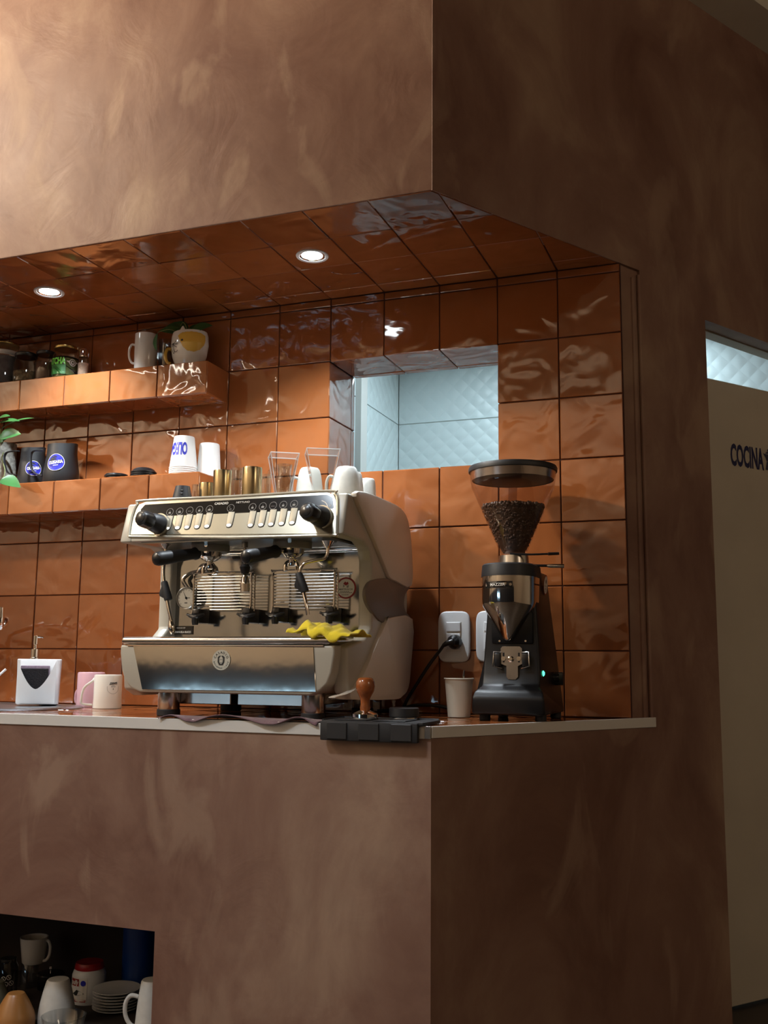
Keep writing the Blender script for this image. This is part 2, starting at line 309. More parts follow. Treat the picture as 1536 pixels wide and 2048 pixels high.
M = dict(
    tile=tile_mat('glazed_terracotta_tile', (0.21, 0.060, 0.016), (0.33, 0.108, 0.034)),
    grout=mat('dark_grout', (0.075, 0.022, 0.012), 0.8),
    plaster=plaster_mat('burnished_plaster', (0.170, 0.080, 0.054), (0.255, 0.143, 0.100), (0.39, 0.262, 0.182)),
    trim=mat('white_edge_profile', (0.72, 0.70, 0.66), 0.35),
    pale=mat('pale_paint', (0.74, 0.70, 0.58), 0.7, noise=0.06, nscale=5),
    nearblack=mat('near_black', (0.012, 0.011, 0.010), 0.8),
    beige=mat('beige_wall_paint', (0.60, 0.50, 0.38), 0.8),
    navy=mat('dark_room_navy', (0.02, 0.025, 0.04), 0.6),  # stands in for the dark lower part of the room
    floor=mat('dark_floor', (0.06, 0.045, 0.035), 0.5, noise=0.2, nscale=6),
    kwall=mat('white_kitchen_tile', (0.74, 0.82, 0.82), 0.3),
    kceil=mat('kitchen_ceiling_paint', (0.50, 0.54, 0.53), 0.7),
    taupe=mat('taupe_door_paint', (0.62, 0.57, 0.47), 0.6, noise=0.05, nscale=4),
    navyprint=mat('navy_print', (0.014, 0.016, 0.09), 0.5),
    steel=mat('brushed_steel', (0.62, 0.60, 0.57), 0.22, 1.0, noise=0.08, nscale=25),
    mirror=mat('polished_steel', (0.66, 0.64, 0.60), 0.06, 1.0, bump=0.0003, bscale=7),
    chrome=mat('chrome', (0.80, 0.78, 0.75), 0.06, 1.0),
    darksteel=mat('dark_cast_steel', (0.30, 0.29, 0.27), 0.3, 1.0),
    gasket=mat('grey_group_ring', (0.26, 0.25, 0.22), 0.45, 0.3),
    blackpl=mat('black_plastic', (0.012, 0.012, 0.013), 0.28),
    blackmat=mat('black_matte', (0.014, 0.014, 0.016), 0.5),
    blackmet=mat('black_powder_coat', (0.006, 0.006, 0.007), 0.36, spec=0.35, bump=0.0002, bscale=900),
    rubber=mat('black_rubber', (0.016, 0.016, 0.018), 0.65),
    blackgl=mat('black_gloss_panel', (0.012, 0.011, 0.010), 0.12),
    body=mat('warm_grey_satin', (0.45, 0.42, 0.35), 0.35),
    shellp=mat('cream_side_panel', (0.68, 0.60, 0.50), 0.38),
    notch=mat('taupe_recess', (0.17, 0.135, 0.11), 0.5),
    edge=mat('champagne_rim', (0.62, 0.58, 0.47), 0.25, 0.6),
    champ=mat('champagne_control_panel', (0.36, 0.33, 0.255), 0.24, 0.9),
    button=mat('champagne_button', (0.36, 0.32, 0.24), 0.5, 0.4),
    splash=mat('scratched_splash_steel', (0.38, 0.385, 0.375), 0.12, 1.0, noise=0.15, nscale=9, bump=0.0002, bscale=7),
    led=mat('white_led', (1, 1, 1), 0.4, emit=(0.92, 0.96, 1.0), es=2.6),
    greenled=mat('green_led', (0.1, 0.9, 0.5), 0.4, emit=(0.08, 1.0, 0.5), es=2.5),
    white=mat('white_ceramic', (0.74, 0.74, 0.72), 0.12, coat=0.3),
    whitepl=mat('white_plastic', (0.72, 0.73, 0.74), 0.3),
    offwhite=mat('cream_enamel', (0.78, 0.74, 0.65), 0.2, coat=0.3),
    stone=mat('grey_white_stoneware', (0.60, 0.59, 0.55), 0.4, noise=0.05, nscale=60),
    paper=mat('white_paper_cup', (0.74, 0.73, 0.70), 0.6),
    paperwarm=mat('cream_paper_cup', (0.72, 0.64, 0.50), 0.6),
    print=mat('white_print', (0.75, 0.73, 0.68), 0.5),
    greyprint=mat('grey_print', (0.30, 0.29, 0.27), 0.5),
    darkprint=mat('dark_print', (0.02, 0.02, 0.02), 0.5),
    blue=mat('royal_blue_print', (0.025, 0.030, 0.42), 0.4),
    red=mat('red_print', (0.30, 0.015, 0.012), 0.5),
    brass=mat('brushed_brass', (0.56, 0.46, 0.27), 0.22, 1.0, noise=0.1, nscale=30),
    gold=mat('gold_lid', (0.62, 0.46, 0.18), 0.25, 1.0),
    glass=thin_glass('clear_glass', (0.90, 0.92, 0.93), 1.5, base=0.07),
    acrylic=thin_glass('clear_acrylic', (0.97, 0.97, 0.96), 1.42, base=0.015),
    smoke=thin_glass('smoked_hopper', (0.90, 0.85, 0.84), 1.5, base=0.03),
    bean=mat('coffee_beans', (0.075, 0.043, 0.027), 0.35, noise=0.35, nscale=90),
    yellow=mat('yellow_cloth', (0.88, 0.70, 0.03), 0.9, sheen=0.3, bump=0.0012, bscale=420),
    purple=mat('plum_cloth', (0.17, 0.095, 0.115), 0.95, sheen=0.3, bump=0.0015, bscale=350),
    wood=mat('varnished_wood', (0.30, 0.085, 0.022), 0.22, noise=0.25, nscale=45, coat=0.5),
    leaf=mat('dark_green_leaf', (0.030, 0.105, 0.030), 0.35, noise=0.3, nscale=18),
    leaf2=mat('bright_green_leaf', (0.035, 0.135, 0.035), 0.35, noise=0.25, nscale=18),
    stem=mat('green_stem', (0.14, 0.16, 0.05), 0.6),
    knit=mat('grey_knitted_pot', (0.26, 0.25, 0.22), 0.9, noise=0.4, nscale=70, bump=0.004, bscale=90),
    soil=mat('dark_soil', (0.03, 0.02, 0.014), 0.95),
    catyellow=mat('mustard_glaze', (0.66, 0.42, 0.075), 0.12, coat=0.3),
    sponge=mat('lilac_sponge', (0.25, 0.19, 0.25), 0.95, noise=0.2, nscale=120),
    scour=mat('black_scourer', (0.008, 0.006, 0.008), 0.95, bump=0.003, bscale=260),
    pink=mat('pink_enamel', (0.62, 0.36, 0.40), 0.2, coat=0.3),
    herb=mat('dried_herbs', (0.16, 0.13, 0.07), 0.9, noise=0.6, nscale=90),
    powder=mat('brown_powder', (0.13, 0.062, 0.035), 0.9, noise=0.2, nscale=60),
    salt=mat('pinkish_salt', (0.60, 0.44, 0.33), 0.8, noise=0.15, nscale=150),
    matcha=mat('matcha_green_label', (0.03, 0.16, 0.03), 0.5),
    lime=mat('lime_print', (0.22, 0.78, 0.10), 0.5),
    teabag=mat('grey_tea_bags', (0.12, 0.13, 0.14), 0.8, noise=0.4, nscale=40),
    orange=mat('terracotta_glaze', (0.36, 0.16, 0.045), 0.35),
    redlid=mat('red_plastic', (0.34, 0.008, 0.010), 0.35),
    bluepl=mat('blue_plastic', (0.004, 0.045, 0.26), 0.4),
    cable=mat('black_cable', (0.010, 0.010, 0.011), 0.45),
    olive=mat('olive_glaze', (0.13, 0.13, 0.09), 0.4),
    dial=mat('gauge_dial', (0.50, 0.48, 0.43), 0.5),
)
# ================================================================== the setting
A = Vector((-0.412, -0.675, 0)); D = Vector((0.5185, 0.8551, 0)).normalized(); N = Vector((D.y, -D.x, 0))
def rw(s, t, z): return A + D*s + N*t + Vector((0, 0, z))
def rwbox(s0, s1, t0, t1, z0, z1):
    m = box(s0, s1, t0, t1, z0, z1); m.v = [rw(q.x, q.y, q.z) for q in m.v]; return fix(m)
ZS = 1.428; YF = -0.675; XL = -3.4; TOP = 2.54
TM = {}
def tile_mesh(w, h, t=0.008):
    k = (round(w, 4), round(h, 4))
    if k not in TM:
        TM[k] = mesh_from('tile', bevel_mb(box(-w/2, w/2, -h/2, h/2, -t, 0), 0.0018, 1), M['tile'], (0, 0, 0), 0)
    return TM[k]
def add_tile(parent, c, xd, nd, w, h, gap=0.0035, name='tile', tilt=0.5):
    o = bpy.data.objects.new(name, tile_mesh(w-gap, h-gap)); COL.objects.link(o); o.parent = parent
    if Vector(nd).z > .5: tilt = .04
    F = frame(Vector(c)+Vector(nd)*random.uniform(-0.0006, 0.0004), xd, nd)
    R = Matrix.Rotation(math.radians(random.uniform(-tilt, tilt)), 4, 'X') @ Matrix.Rotation(math.radians(random.uniform(-tilt, tilt)), 4, 'Y')
    o.matrix_parent_inverse = Matrix.Identity(4); o.matrix_basis = Matrix.Translation(-BASE[parent.name]) @ F @ R
    return o
def clip(poly, p0, n):
    out = []
    for i in range(len(poly)):
        a, b = Vector(poly[i]), Vector(poly[(i+1) % len(poly)]); da, db = (a-p0).dot(n), (b-p0).dot(n)
        if da <= 0: out.append(a)
        if da*db < 0: out.append(a+(b-a)*(da/(da-db)))
    return out
def cut_tile(parent, poly, z, up, t=0.008):
    """a tile cut to a polygon, lying flat (up=+1 faces up, -1 faces down)"""
    c = Vector((0, 0))
    for q in poly: c += q
    c /= len(poly)
    poly = [q+(c-q).normalized()*0.0022 for q in poly]
    m = prism([(q.x, q.y) for q in poly], lambda p, q, k: Vector((p, q, k)), z, z-up*t)
    return part('tile', bevel_mb(m, 0.0015, 1), M['tile'], parent, smooth=0)
def flat_tiles(parent, z, up, xs, ys, lim):
    for i in range(len(xs)-1):
        for j in range(len(ys)-1):
            poly = [Vector((xs[i], ys[j])), Vector((xs[i+1], ys[j])), Vector((xs[i+1], ys[j+1])), Vector((xs[i], ys[j+1]))]
            q = clip(poly, lim, Vector((N.x, N.y)))
            if len(q) < 3: continue
            if len(q) == 4 and all((q[k]-poly[k]).length < 1e-6 for k in range(4)):
                add_tile(parent, ((xs[i]+xs[i+1])/2, (ys[j]+ys[j+1])/2, z), (1, 0, 0), (0, 0, up), xs[i+1]-xs[i], abs(ys[j+1]-ys[j]))
            else: cut_tile(parent, q, z, up)
cols = [-0.2*k for k in range(17, -1, -1)]
# --- back wall with the serving hatch
HX0, HX1, HZ0, HZ1, HD = -1.0, -0.4, 0.8, 1.2, 0.235
m = MB()
m.join(box(XL, HX0-0.006, 0.005, HD, -1.0, 1.6)).join(box(HX1+0.006, 0.0, 0.005, HD, -1.0, 1.6))
m.join(box(HX0-0.006, HX1+0.006, 0.005, HD, -1.0, HZ0-0.006)).join(box(HX0-0.006, HX1+0.006, 0.005, HD, HZ1+0.006, 1.6))
wall_back = struct('wall_back', m, M['grout'])
for i in range(len(cols)-1):
    xc = (cols[i]+cols[i+1])/2
    for k in range(7):
        zc = 0.2*k+0.1
        if HX0 < xc < HX1 and HZ0 < zc < HZ1: continue
        add_tile(wall_back, (xc, 0, zc), (1, 0, 0), (0, -1, 0), 0.2, 0.2)
    add_tile(wall_back, (xc, 0, 1.414), (1, 0, 0), (0, -1, 0), 0.2, 0.028)
for zc in (0.9, 1.1):
    for yc, wy in ((0.1, 0.2), (0.2175, 0.035)):
        add_tile(wall_back, (HX0, yc, zc), (0, 1, 0), (1, 0, 0), wy, 0.2); add_tile(wall_back, (HX1, yc, zc), (0, 1, 0), (-1, 0, 0), wy, 0.2)
for xc in (-0.9, -0.7, -0.5):
    for yc, wy in ((0.1, 0.2), (0.2175, 0.035)):
        add_tile(wall_back, (xc, yc, HZ1), (1, 0, 0), (0, 0, -1), 0.2, wy); add_tile(wall_back, (xc, yc, HZ0), (1, 0, 0), (0, 0, 1), 0.2, wy)
# --- tiled soffit
sof = struct('ceiling_soffit', fix(prism([(XL, 0.0), (XL, YF+0.004), (A.x-0.004, YF+0.004), (-0.012, 0.0)], lambda p, q, k: Vector((p, q, k)), ZS+0.004, ZS+0.06)), M['grout'])
lim = Vector((A.x, A.y))-Vector((N.x, N.y))*0.003
flat_tiles(sof, ZS, -1, cols+[0.2], [0, -0.075, -0.275, -0.475, YF+0.002], lim)
# --- plaster walls
m = box(XL, A.x, YF, YF+0.06, ZS+0.002, 2.9)
wall_fascia = struct('wall_fascia', bevel_mb(m, 0.004, 2), M['plaster'], smooth=35)
NX, NZ1, NZ0 = -1.19, -0.562, -0.90
m = MB().join(box(NX, A.x, YF, YF+0.05, -1.0, -0.028)).join(box(XL, NX, YF, YF+0.05, NZ1, -0.028)).join(box(XL, NX, YF, YF+0.05, -1.0, NZ0))
wall_front = struct('wall_front', m, M['plaster'])
S1, S2, S3, DZ = 0.895, 1.252, 2.10, 1.342
m = MB()
m.join(rwbox(0, S1, -0.06, 0, ZS+0.002, 2.9)).join(rwbox(0, S1, -0.06, 0, -1.0, -0.028)).join(rwbox(S1, S2, -0.12, 0, -1.0, 2.9))
m.join(rwbox(S2, S3, -0.06, 0, DZ, 2.9)).join(rwbox(S3, 3.6, -0.12, 0, -1.0, 2.9))
wall_right = struct('wall_right', m, M['plaster'])
# recessed plaster jamb between tiles and wall, with its rounded bead and groove
m = rwbox(0.797, S1+0.01, -0.07, -0.010, -0.02, ZS+0.01)
m.join(tube([rw(0.868, -0.010, z) for z in (0.0, 0.35, 0.7, 1.05, 1.40)], 0.009, 10))
m.join(tube([rw(S1+0.002, -0.006, z) for z in (0.0, 0.35, 0.7, 1.05, 1.415)], 0.008, 10))
struct('trim_3', m, M['plaster'], smooth=35)
struct('ceiling_beam', rwbox(-0.3, 3.6, -0.12, 0.15, TOP, 2.9), M['pale'])
# --- worktop
wt = struct('worktop', fix(prism([(XL, 0.0), (XL, YF+0.01), (A.x-0.006, YF+0.01), (-0.012, 0.0)], lambda p, q, k: Vector((p, q, k)), -0.028, -0.004)), M['grout'])
lim2 = Vector((A.x, A.y))-Vector((N.x, N.y))*0.006
SINK = (-2.20, -0.36, 0.46, 0.24)
flat_tiles(wt, 0.0, 1, cols+[0.2], [0, -0.2, -0.4, -0.6, YF+0.004], lim2)
struct('trim_1', rbox(XL, A.x-0.010, YF-0.004, YF+0.004, -0.030, 0.001, 0.001, 1), M['trim'])
struct('trim_2', bevel_mb(rwbox(0.0, S1+0.012, -0.004, 0.004, -0.028, 0.001), 0.001, 1), M['trim'])
struct('trim_4', bevel_mb(box(A.x-0.016, A.x+0.001, YF-0.006, YF+0.003, -0.030, 0.0015), 0.001, 1), M['steel'])
# --- niche under the worktop
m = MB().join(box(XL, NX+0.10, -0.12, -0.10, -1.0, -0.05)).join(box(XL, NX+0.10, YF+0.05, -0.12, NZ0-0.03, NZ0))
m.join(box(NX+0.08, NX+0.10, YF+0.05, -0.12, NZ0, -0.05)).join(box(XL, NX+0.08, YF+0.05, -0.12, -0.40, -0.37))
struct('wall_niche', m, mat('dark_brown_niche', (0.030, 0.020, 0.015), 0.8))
# --- room around and behind the camera
struct('floor', box(-5.3, 4.2, -6.4, 3.2, -1.05, -1.0), M['floor'])
struct('ceiling', box(-5.3, -0.2, -6.4, 0.3, 2.9, 2.95), M['beige'])
struct('ceiling_dark', box(-0.2, 4.2, -6.4, 3.2, 2.9, 2.95), M['nearblack'])  # near-black right-hand part of the ceiling
wl = struct('wall_left', box(-5.3, -5.2, -6.4, YF, 0.14, 2.9), M['beige'])
struct('wall_left_dark_band', box(-5.3, -5.2, -6.4, YF, -1.0, 0.14), M['navy'])  # navy band put in so the steel reflects a dark lower room
struct('wall_rear', box(-5.2, 4.2, -6.4, -6.3, 0.14, 2.9), M['beige'])
struct('wall_rear_dark_band', box(-5.2, 4.2, -6.4, -6.3, -1.0, 0.14), M['navy'])  # same added navy band along the rear, for dark reflections
struct('wall_room_side', box(4.2, 4.3, -6.4, 3.2, -1.0, 2.9), M['beige'])
struct('wall_counter_end', box(XL-0.1, XL, YF, 0.24, -1.0, 2.9), M['plaster'])
# --- kitchen seen through the hatch and the doorway
def quilt_mat():
    m, nt, b = newmat('white_quilted_tile'); L = nt.links.new; Nn = nt.nodes.new
    b.inputs['Base Color'].default_value = (0.72, 0.80, 0.80, 1); b.inputs['Roughness'].default_value = 0.3
    g = Nn('ShaderNodeNewGeometry'); sp = Nn('ShaderNodeSeparateXYZ'); L(g.outputs['Position'], sp.inputs[0])
    h = Nn('ShaderNodeMath'); h.operation = 'ADD'; L(sp.outputs[0], h.inputs[0]); L(sp.outputs[1], h.inputs[1])
    outs = []
    for op in ('ADD', 'SUBTRACT'):
        a = Nn('ShaderNodeMath'); a.operation = op; L(h.outputs[0], a.inputs[0]); L(sp.outputs[2], a.inputs[1])
        k = Nn('ShaderNodeMath'); k.operation = 'MULTIPLY'; k.inputs[1].default_value = 36.0; L(a.outputs[0], k.inputs[0])
        s = Nn('ShaderNodeMath'); s.operation = 'SINE'; L(k.outputs[0], s.inputs[0])
        ab = Nn('ShaderNodeMath'); ab.operation = 'ABSOLUTE'; L(s.outputs[0], ab.inputs[0]); outs.append(ab)
    mn = Nn('ShaderNodeMath'); mn.operation = 'MULTIPLY'; L(outs[0].outputs[0], mn.inputs[0]); L(outs[1].outputs[0], mn.inputs[1])
    bp = Nn('ShaderNodeBump'); bp.inputs['Strength'].default_value = 0.5; bp.inputs['Distance'].default_value = 0.006; L(mn.outputs[0], bp.inputs['Height']); L(bp.outputs['Normal'], b.inputs['Normal']); return m
QM = quilt_mat(); KY = 1.9; KX = aty(797, 850, KY).x; KJ = aty(797, 850, KY).z; KC = 1.81
jm = mat('pale_joint', (0.50, 0.53, 0.50), 0.7)
kf = struct('wall_kitchen_far', box(KX, 1.2, KY+0.005, KY+0.06, -1.0, KC+0.05), jm)
ks = struct('wall_kitchen_side', box(KX-0.06, KX-0.005, HD+0.01, KY+0.06, -1.0, KC+0.05), jm)
for z0, z1 in ((KJ-1.2, KJ-0.6), (KJ-0.6, KJ), (KJ, KC+0.04)):
    for x0 in (KX, KX+1.2):
        part('tile', box(x0+0.003, min(x0+1.197, 1.2), KY, KY+0.005, z0+0.003, z1-0.003), QM, kf, smooth=0)
    for y1 in (KY, KY-1.2):
        part('tile', box(KX-0.005, KX, max(y1-1.197, HD+0.02), y1-0.003, z0+0.003, z1-0.003), QM, ks, smooth=0)
kd = struct('wall_kitchen_corridor', rwbox(2.3, 4.2, -1.0, -0.905, -1.0, KC+0.05), jm)
for i in range(2):
    for z0, z1 in ((KJ-0.6, KJ), (KJ, KC+0.04)):
        part('tile', rwbox(2.303+0.95*i, 2.303+0.95*i+0.944, -0.905, -0.90, z0+0.003, z1-0.003), QM, kd, smooth=0)
struct('ceiling_kitchen', fix(prism([(KX-0.06, HD+0.01), (0.05, HD+0.01), (2.0, 3.2), (KX-0.06, 3.2)], lambda p, q, k: Vector((p, q, k)), KC, KC+0.03)), M['kceil'])
pz = atx(728, 850, KX+0.03)
struct('trim_5', box(KX, KX+0.03, pz.y-0.04, pz.y+0.04, 0.2, KC), M['trim'])
struct('trim_6', rwbox(S2+0.001, S3-0.001, -0.11, -0.061, DZ-0.004, DZ+0.03), mat('pale_wood_lintel', (0.46, 0.40, 0.31), 0.6))
# --- the COCINA door standing ajar
dd = Vector((0.62, 0.785, 0)).normalized(); dn = Vector((dd.y, -dd.x, 0)); d0 = rw(S2-0.12, -0.215, 0)
ztop = hit(1413, 755, d0, dn).z
def dpt(s, t, z): return d0+dd*s+dn*t+Vector((0, 0, z))
m = box(0, 0.98, -0.04, 0, -0.99, ztop); m.v = [dpt(q.x, q.y, q.z) for q in m.v]
door = struct('door_1', bevel_mb(fix(m), 0.003, 1), M['taupe'], label='taupe door leaf lettered COCINA in navy')
c0 = hit(1461, 912, d0, dn); c1 = hit(1527, 918, d0, dn); ch = (hit(1494, 890, d0, dn).z-hit(1494, 938, d0, dn).z)
t = text2d('COCINA', 1.0, bold=0.035, sx=1.0); xs = [q.x for q in t.v]; ys = [q.y for q in t.v]
wd = (c1-c0).length; kx = wd/(max(xs)-min(xs)); ky = ch*0.93/(max(ys)-min(ys)); cx = (max(xs)+min(xs))/2; cyy = (max(ys)+min(ys))/2
cc = (c0+c1)/2; F = frame((cc.x, cc.y, hit(1494, 914, d0, dn).z)+dn*0.0 if False else Vector((cc.x, cc.y, hit(1494, 914, d0, dn).z))+dn*0.001, dd, dn)
t.v = [F @ Vector(((q.x-cx)*kx, (q.y-cyy)*ky, 0)) for q in t.v]
part('lettering', t, M['navyprint'], door, smooth=0)
# moka pot mark beside the word
mk = MB(); mk.join(poly2d([(-.30, -.5), (.30, -.5), (.16, -.02), (-.16, -.02)])).join(poly2d([(-.16, .0), (.16, .0), (.30, .42), (-.34, .42)]))
mk.join(poly2d([(-.30, .45), (.28, .45), (.05, .58), (-.05, .58)])).join(poly2d([(-.06, .6), (.06, .6), (.05, .72), (-.05, .72)]))
mk.join(poly2d([(.28, .40), (.52, .40), (.46, -.05), (.40, -.05), (.42, .30), (.28, .30)])).join(poly2d([(-.34, .42), (-.5, .46), (-.26, .2)]))
mc = hit(1536, 920, d0, dn); F2 = frame(mc+dn*0.001, dd, dn); mk.v = [F2 @ Vector((q.x*ch*0.62, (q.y-.1)*ch*0.72, 0)) for q in mk.v]
part('moka_pot_mark', mk, mat('slate_blue_print', (0.05, 0.06, 0.12), 0.5), door, smooth=0)
# --- recessed downlights in the soffit
def downlight(x, y, label, e=54.0):
    z = ZS; t = thing('recessed_downlight', label, 'light', (x, y, z), 'soffit downlights')
    part('rim', lathe(x, y, [(0.040, z+0.004), (0.050, z+0.004), (0.052, z-0.001), (0.050, z-0.004), (0.042, z-0.003), (0.039, z+0.002)], 32, cap0=False, cap1=False), M['whitepl'], t)
    part('reflector', lathe(x, y, [(0.034, z+0.003), (0.0395, z-0.0015), (0.041, z-0.0005)], 32, cap0=False, cap1=False), M['chrome'], t)
    part('lens', lathe(x, y, [(0.0001, z-0.001), (0.025, z-0.002), (0.036, z+0.001)], 28, cap0=False, cap1=False), mat('lit_lens', (1, 1, 1), 0.3, emit=(0.90, 0.97, 1.0), es=14.0), t)
    l = lamp('SPOT', 'downlight_beam', (x, y, z-0.012), e, (0.84, 0.93, 1.0), (x, y, 0), spot_size=math.radians(125), spot_blend=0.7, shadow_soft_size=0.03)
downlight(-0.905, -0.372, 'lit round downlight in the tiled soffit over the espresso machine')
downlight(-1.905, -0.382, 'lit round downlight in the tiled soffit over the sink end of the shelves')
downlight(-2.905, -0.382, 'lit round downlight at the far end of the tiled soffit')
# --- tiled shelves
def shelf(z0, z1, yf, label):
    t = thing('tiled_shelf', label, 'shelf', (-2.4, -0.05, z0), 'tiled wall shelves')
    part('core', box(XL+0.01, -1.405, yf+0.005, -0.001, z0+0.005, z1-0.005), M['grout'], t, smooth=0)
    for i in range(10):
        xc = -1.5-0.2*i
        if xc-0.1 < XL: break
        add_tile(t, (xc, yf, (z0+z1)/2), (1, 0, 0), (0, -1, 0), 0.2, z1-z0)
        add_tile(t, (xc, yf/2, z0), (1, 0, 0), (0, 0, -1), 0.2, -yf-0.004); add_tile(t, (xc, yf/2, z1), (1, 0, 0), (0, 0, 1), 0.2, -yf-0.004)
    add_tile(t, (-1.4, yf/2, (z0+z1)/2), (0, 1, 0), (1, 0, 0), -yf-0.004, z1-z0)
SH1, SH2 = -0.155, -0.18
shelf(1.082, 1.2, SH1, 'upper tiled wall shelf carrying the jars and cat planter')
shelf(0.683, 0.8, SH2, 'lower tiled wall shelf carrying black pitchers and paper cups')
# ================================================================== espresso machine
MX = -1.052
em = thing('espresso_machine', 'two group espresso machine in steel and warm grey with black knobs', 'espresso machine', (MX, -0.33, 0))
def yz(poly, x0, x1): return prism(poly, lambda p, q, t: Vector((t, p, q)), x0, x1)
# base with rounded lower corners, steel front sheet and tray
prof = [(-.342, .204), (-.342, .180), (-.334, .130), (-.322, .100), (-.300, .080), (-.270, .068)]
poly = prof + [(-x, z) for x, z in reversed(prof)]
part('base', bevel_mb(prism(poly, lambda p, q, t: Vector((MX+p, t, q)), -0.600, -0.12), 0.007, 3, 30), M['body'], em)
q = [aty(u, v, -0.602) for u, v in ((266, 1291), (627, 1294), (632, 1384), (284, 1379))]
fp = part('front_sheet', bevel_mb(prism([(a.x, a.z) for a in q], lambda p, z, t: Vector((p, t, z)), -0.6025, -0.598), 0.001, 1), M['mirror'], em)
part('seam_strip', rbox(q[0].x-0.02, q[1].x+0.03, -0.6035, -0.599, .2005, .2045, .001, 1), M['chrome'], em)
part('drip_tray', rbox(MX-.338, MX+.330, -0.606, -0.345, .2055, .2275, .010, 4), M['steel'], em)
# badge
bc = aty(443, 1320, -0.603); Fb = frame((bc.x, -0.6030, bc.z), (1, 0, 0), (0, -1, 0))
bg = part('badge', disc((bc.x, -0.603, bc.z), (0, -1, 0), .0285, .002, 36), M['edge'], em, label='round silver badge lettered CASADIO')
def at(F, m, z=0.0):
    m.v = [F @ Vector((v.x, v.y, v.z+z)) for v in m.v]; return m
part('badge_shield', at(Fb, poly2d([(-.011, .008), (-.006, .012), (.006, .012), (.011, .008), (.011, -.006), (.006, -.015), (-.006, -.015), (-.011, -.006)]), .0023), M['darkprint'], bg, smooth=0)
fc = MB().join(poly2d([(-.006, .003), (-.003, .009), (.003, .009), (.006, .003), (.005, -.006), (0, -.012), (-.005, -.006)])).join(poly2d([(-.0015, .009), (.0015, .009), (0, .0145)]))
part('badge_head', at(Fb, fc, .0026), M['edge'], bg, smooth=0)
part('badge_eyes', at(Fb, MB().join(rect2d(-.0040, -.0012, .0, .0018)).join(rect2d(.0012, .0040, .0, .0018)).join(rect2d(-.002, .002, -.0075, -.0060)), .0029), M['darkprint'], bg, smooth=0)
def arc_text(s, R, size, a0, a1, flip=False, bold=.0002):
    out = MB(); n = len(s)
    for i, ch in enumerate(s):
        if ch == ' ': continue
        a = a0+(a1-a0)*i/(n-1); t = text2d(ch, size, bold)
        rot = a-math.pi/2 if not flip else a+math.pi/2
        Mx = Matrix.Translation((R*math.cos(a), R*math.sin(a), 0)) @ Matrix.Rotation(rot, 4, 'Z'); out.join(t.xf(Mx))
    return out
part('badge_lettering', at(Fb, arc_text('CASADIO', .0205, .0092, math.radians(158), math.radians(22)).join(arc_text('BOLOGNA-1950', .0228, .0050, math.radians(195), math.radians(345), True)), .0024), M['darkprint'], bg, smooth=0)
# feet and the steel plates under the base
for fx, fy in ((-1.262, -0.535), (-0.800, -0.535), (-1.262, -0.16), (-0.800, -0.16)):
    f = part('foot', lathe(fx, fy, [(.031, .018), (.032, .020), (.032, .080)], 28), M['steel'], em)
    part('foot_pad', lathe(fx, fy, [(.030, 0), (.034, .002), (.034, .017), (.031, .020)], 28), M['rubber'], f)
for u0, u1 in ((350, 461), (475, 605)):
    a, b = aty(u0, 1398, -0.50), aty(u1, 1398, -0.50)
    part('under_plate', rbox(a.x, b.x, -0.50, -0.16, .034, .069, .002, 1), M['steel'], em)
# side frames with the head arms
side = [(-.560, .20), (-.42, .225), (-.375, .26), (-.375, .455), (-.395, .488), (-.44, .505), (-.602, .506), (-.566, .628), (-.12, .626), (-.07, .60), (-.055, .55), (-.055, .11), (-.07, .075), (-.11, .056), (-.50, .056), (-.545, .075)]
for sgn in (-1, 1):
    a, b = sorted((MX+sgn*.318, MX+sgn*.362))
    hi = [(y, z) for y, z in side]
    part('side_frame', bevel_mb(yz(hi, a, b), .008, 3, 25), M['body'], em)
# head: control housing across the machine
head = [(-.600, .508), (-.564, .628), (-.14, .626), (-.10, .60), (-.10, .53), (-.45, .512)]
part('head', bevel_mb(yz(head, MX-.334, MX+.338), .006, 2, 25), M['body'], em)
part('cup_tray', rbox(MX-.300, MX+.300, -.545, -.12, .6265, .6300, .001, 1), M['steel'], em)
part('head_underside', box(MX-.30, MX+.30, -.58, -.35, .5035, .508), M['darksteel'], em, smooth=0)
# back sheet
part('splash_back', box(MX-.320, MX+.318, -.345, -.338, .226, .512), M['splash'], em, smooth=0)
part('back_rail', cyl((MX-.318, -.352, .497), (MX+.316, -.352, .497), .011), M['chrome'], em)
part('back_cover', rbox(MX-.33, MX+.33, -.335, -.06, .10, .53, .01, 2), M['body'], em)
# cream outer panels on both flanks
XP = -0.680
up = [(711, 985), (722, 1021), (749, 1083), (772, 1140), (779, 1156), (792, 1163), (823, 1172), (822, 1090), (815, 1040), (800, 1015), (770, 999), (735, 985)]
lo = [(771, 1243), (776, 1237), (823, 1238), (820, 1330), (815, 1375), (803, 1392), (785, 1399), (690, 1399), (668, 1394), (700, 1384), (722, 1356)]
for nm, pl in (('upper_flank_panel', up), ('lower_flank_panel', lo)):
    yzp = [(q_.y, q_.z) for q_ in sm_path([(0, atx(u, v, XP).y, atx(u, v, XP).z) for u, v in pl], 3, closed=True)]
    for sgn in (1, -1):
        f = (lambda p, q, t: Vector((t, p, q))) if sgn > 0 else (lambda p, q, t: Vector((2*MX-t, p, q)))
        pts = yzp if sgn > 0 else [(q_.x, q_.y) for q_ in clip([Vector(p) for p in yzp], Vector((-.36, 0)), Vector((-1, 0)))]
        part(nm, bevel_mb(prism(pts, f, XP-.016, XP+(.004 if sgn > 0 else -.006)), .004 if sgn < 0 else .007, 2, 40), M['shellp'], em)
nt_ = [(750, 1160), (738, 1172), (734, 1188), (738, 1207), (750, 1226), (772, 1246), (823, 1240), (814, 1222), (811, 1205), (814, 1188), (822, 1170), (785, 1157)]
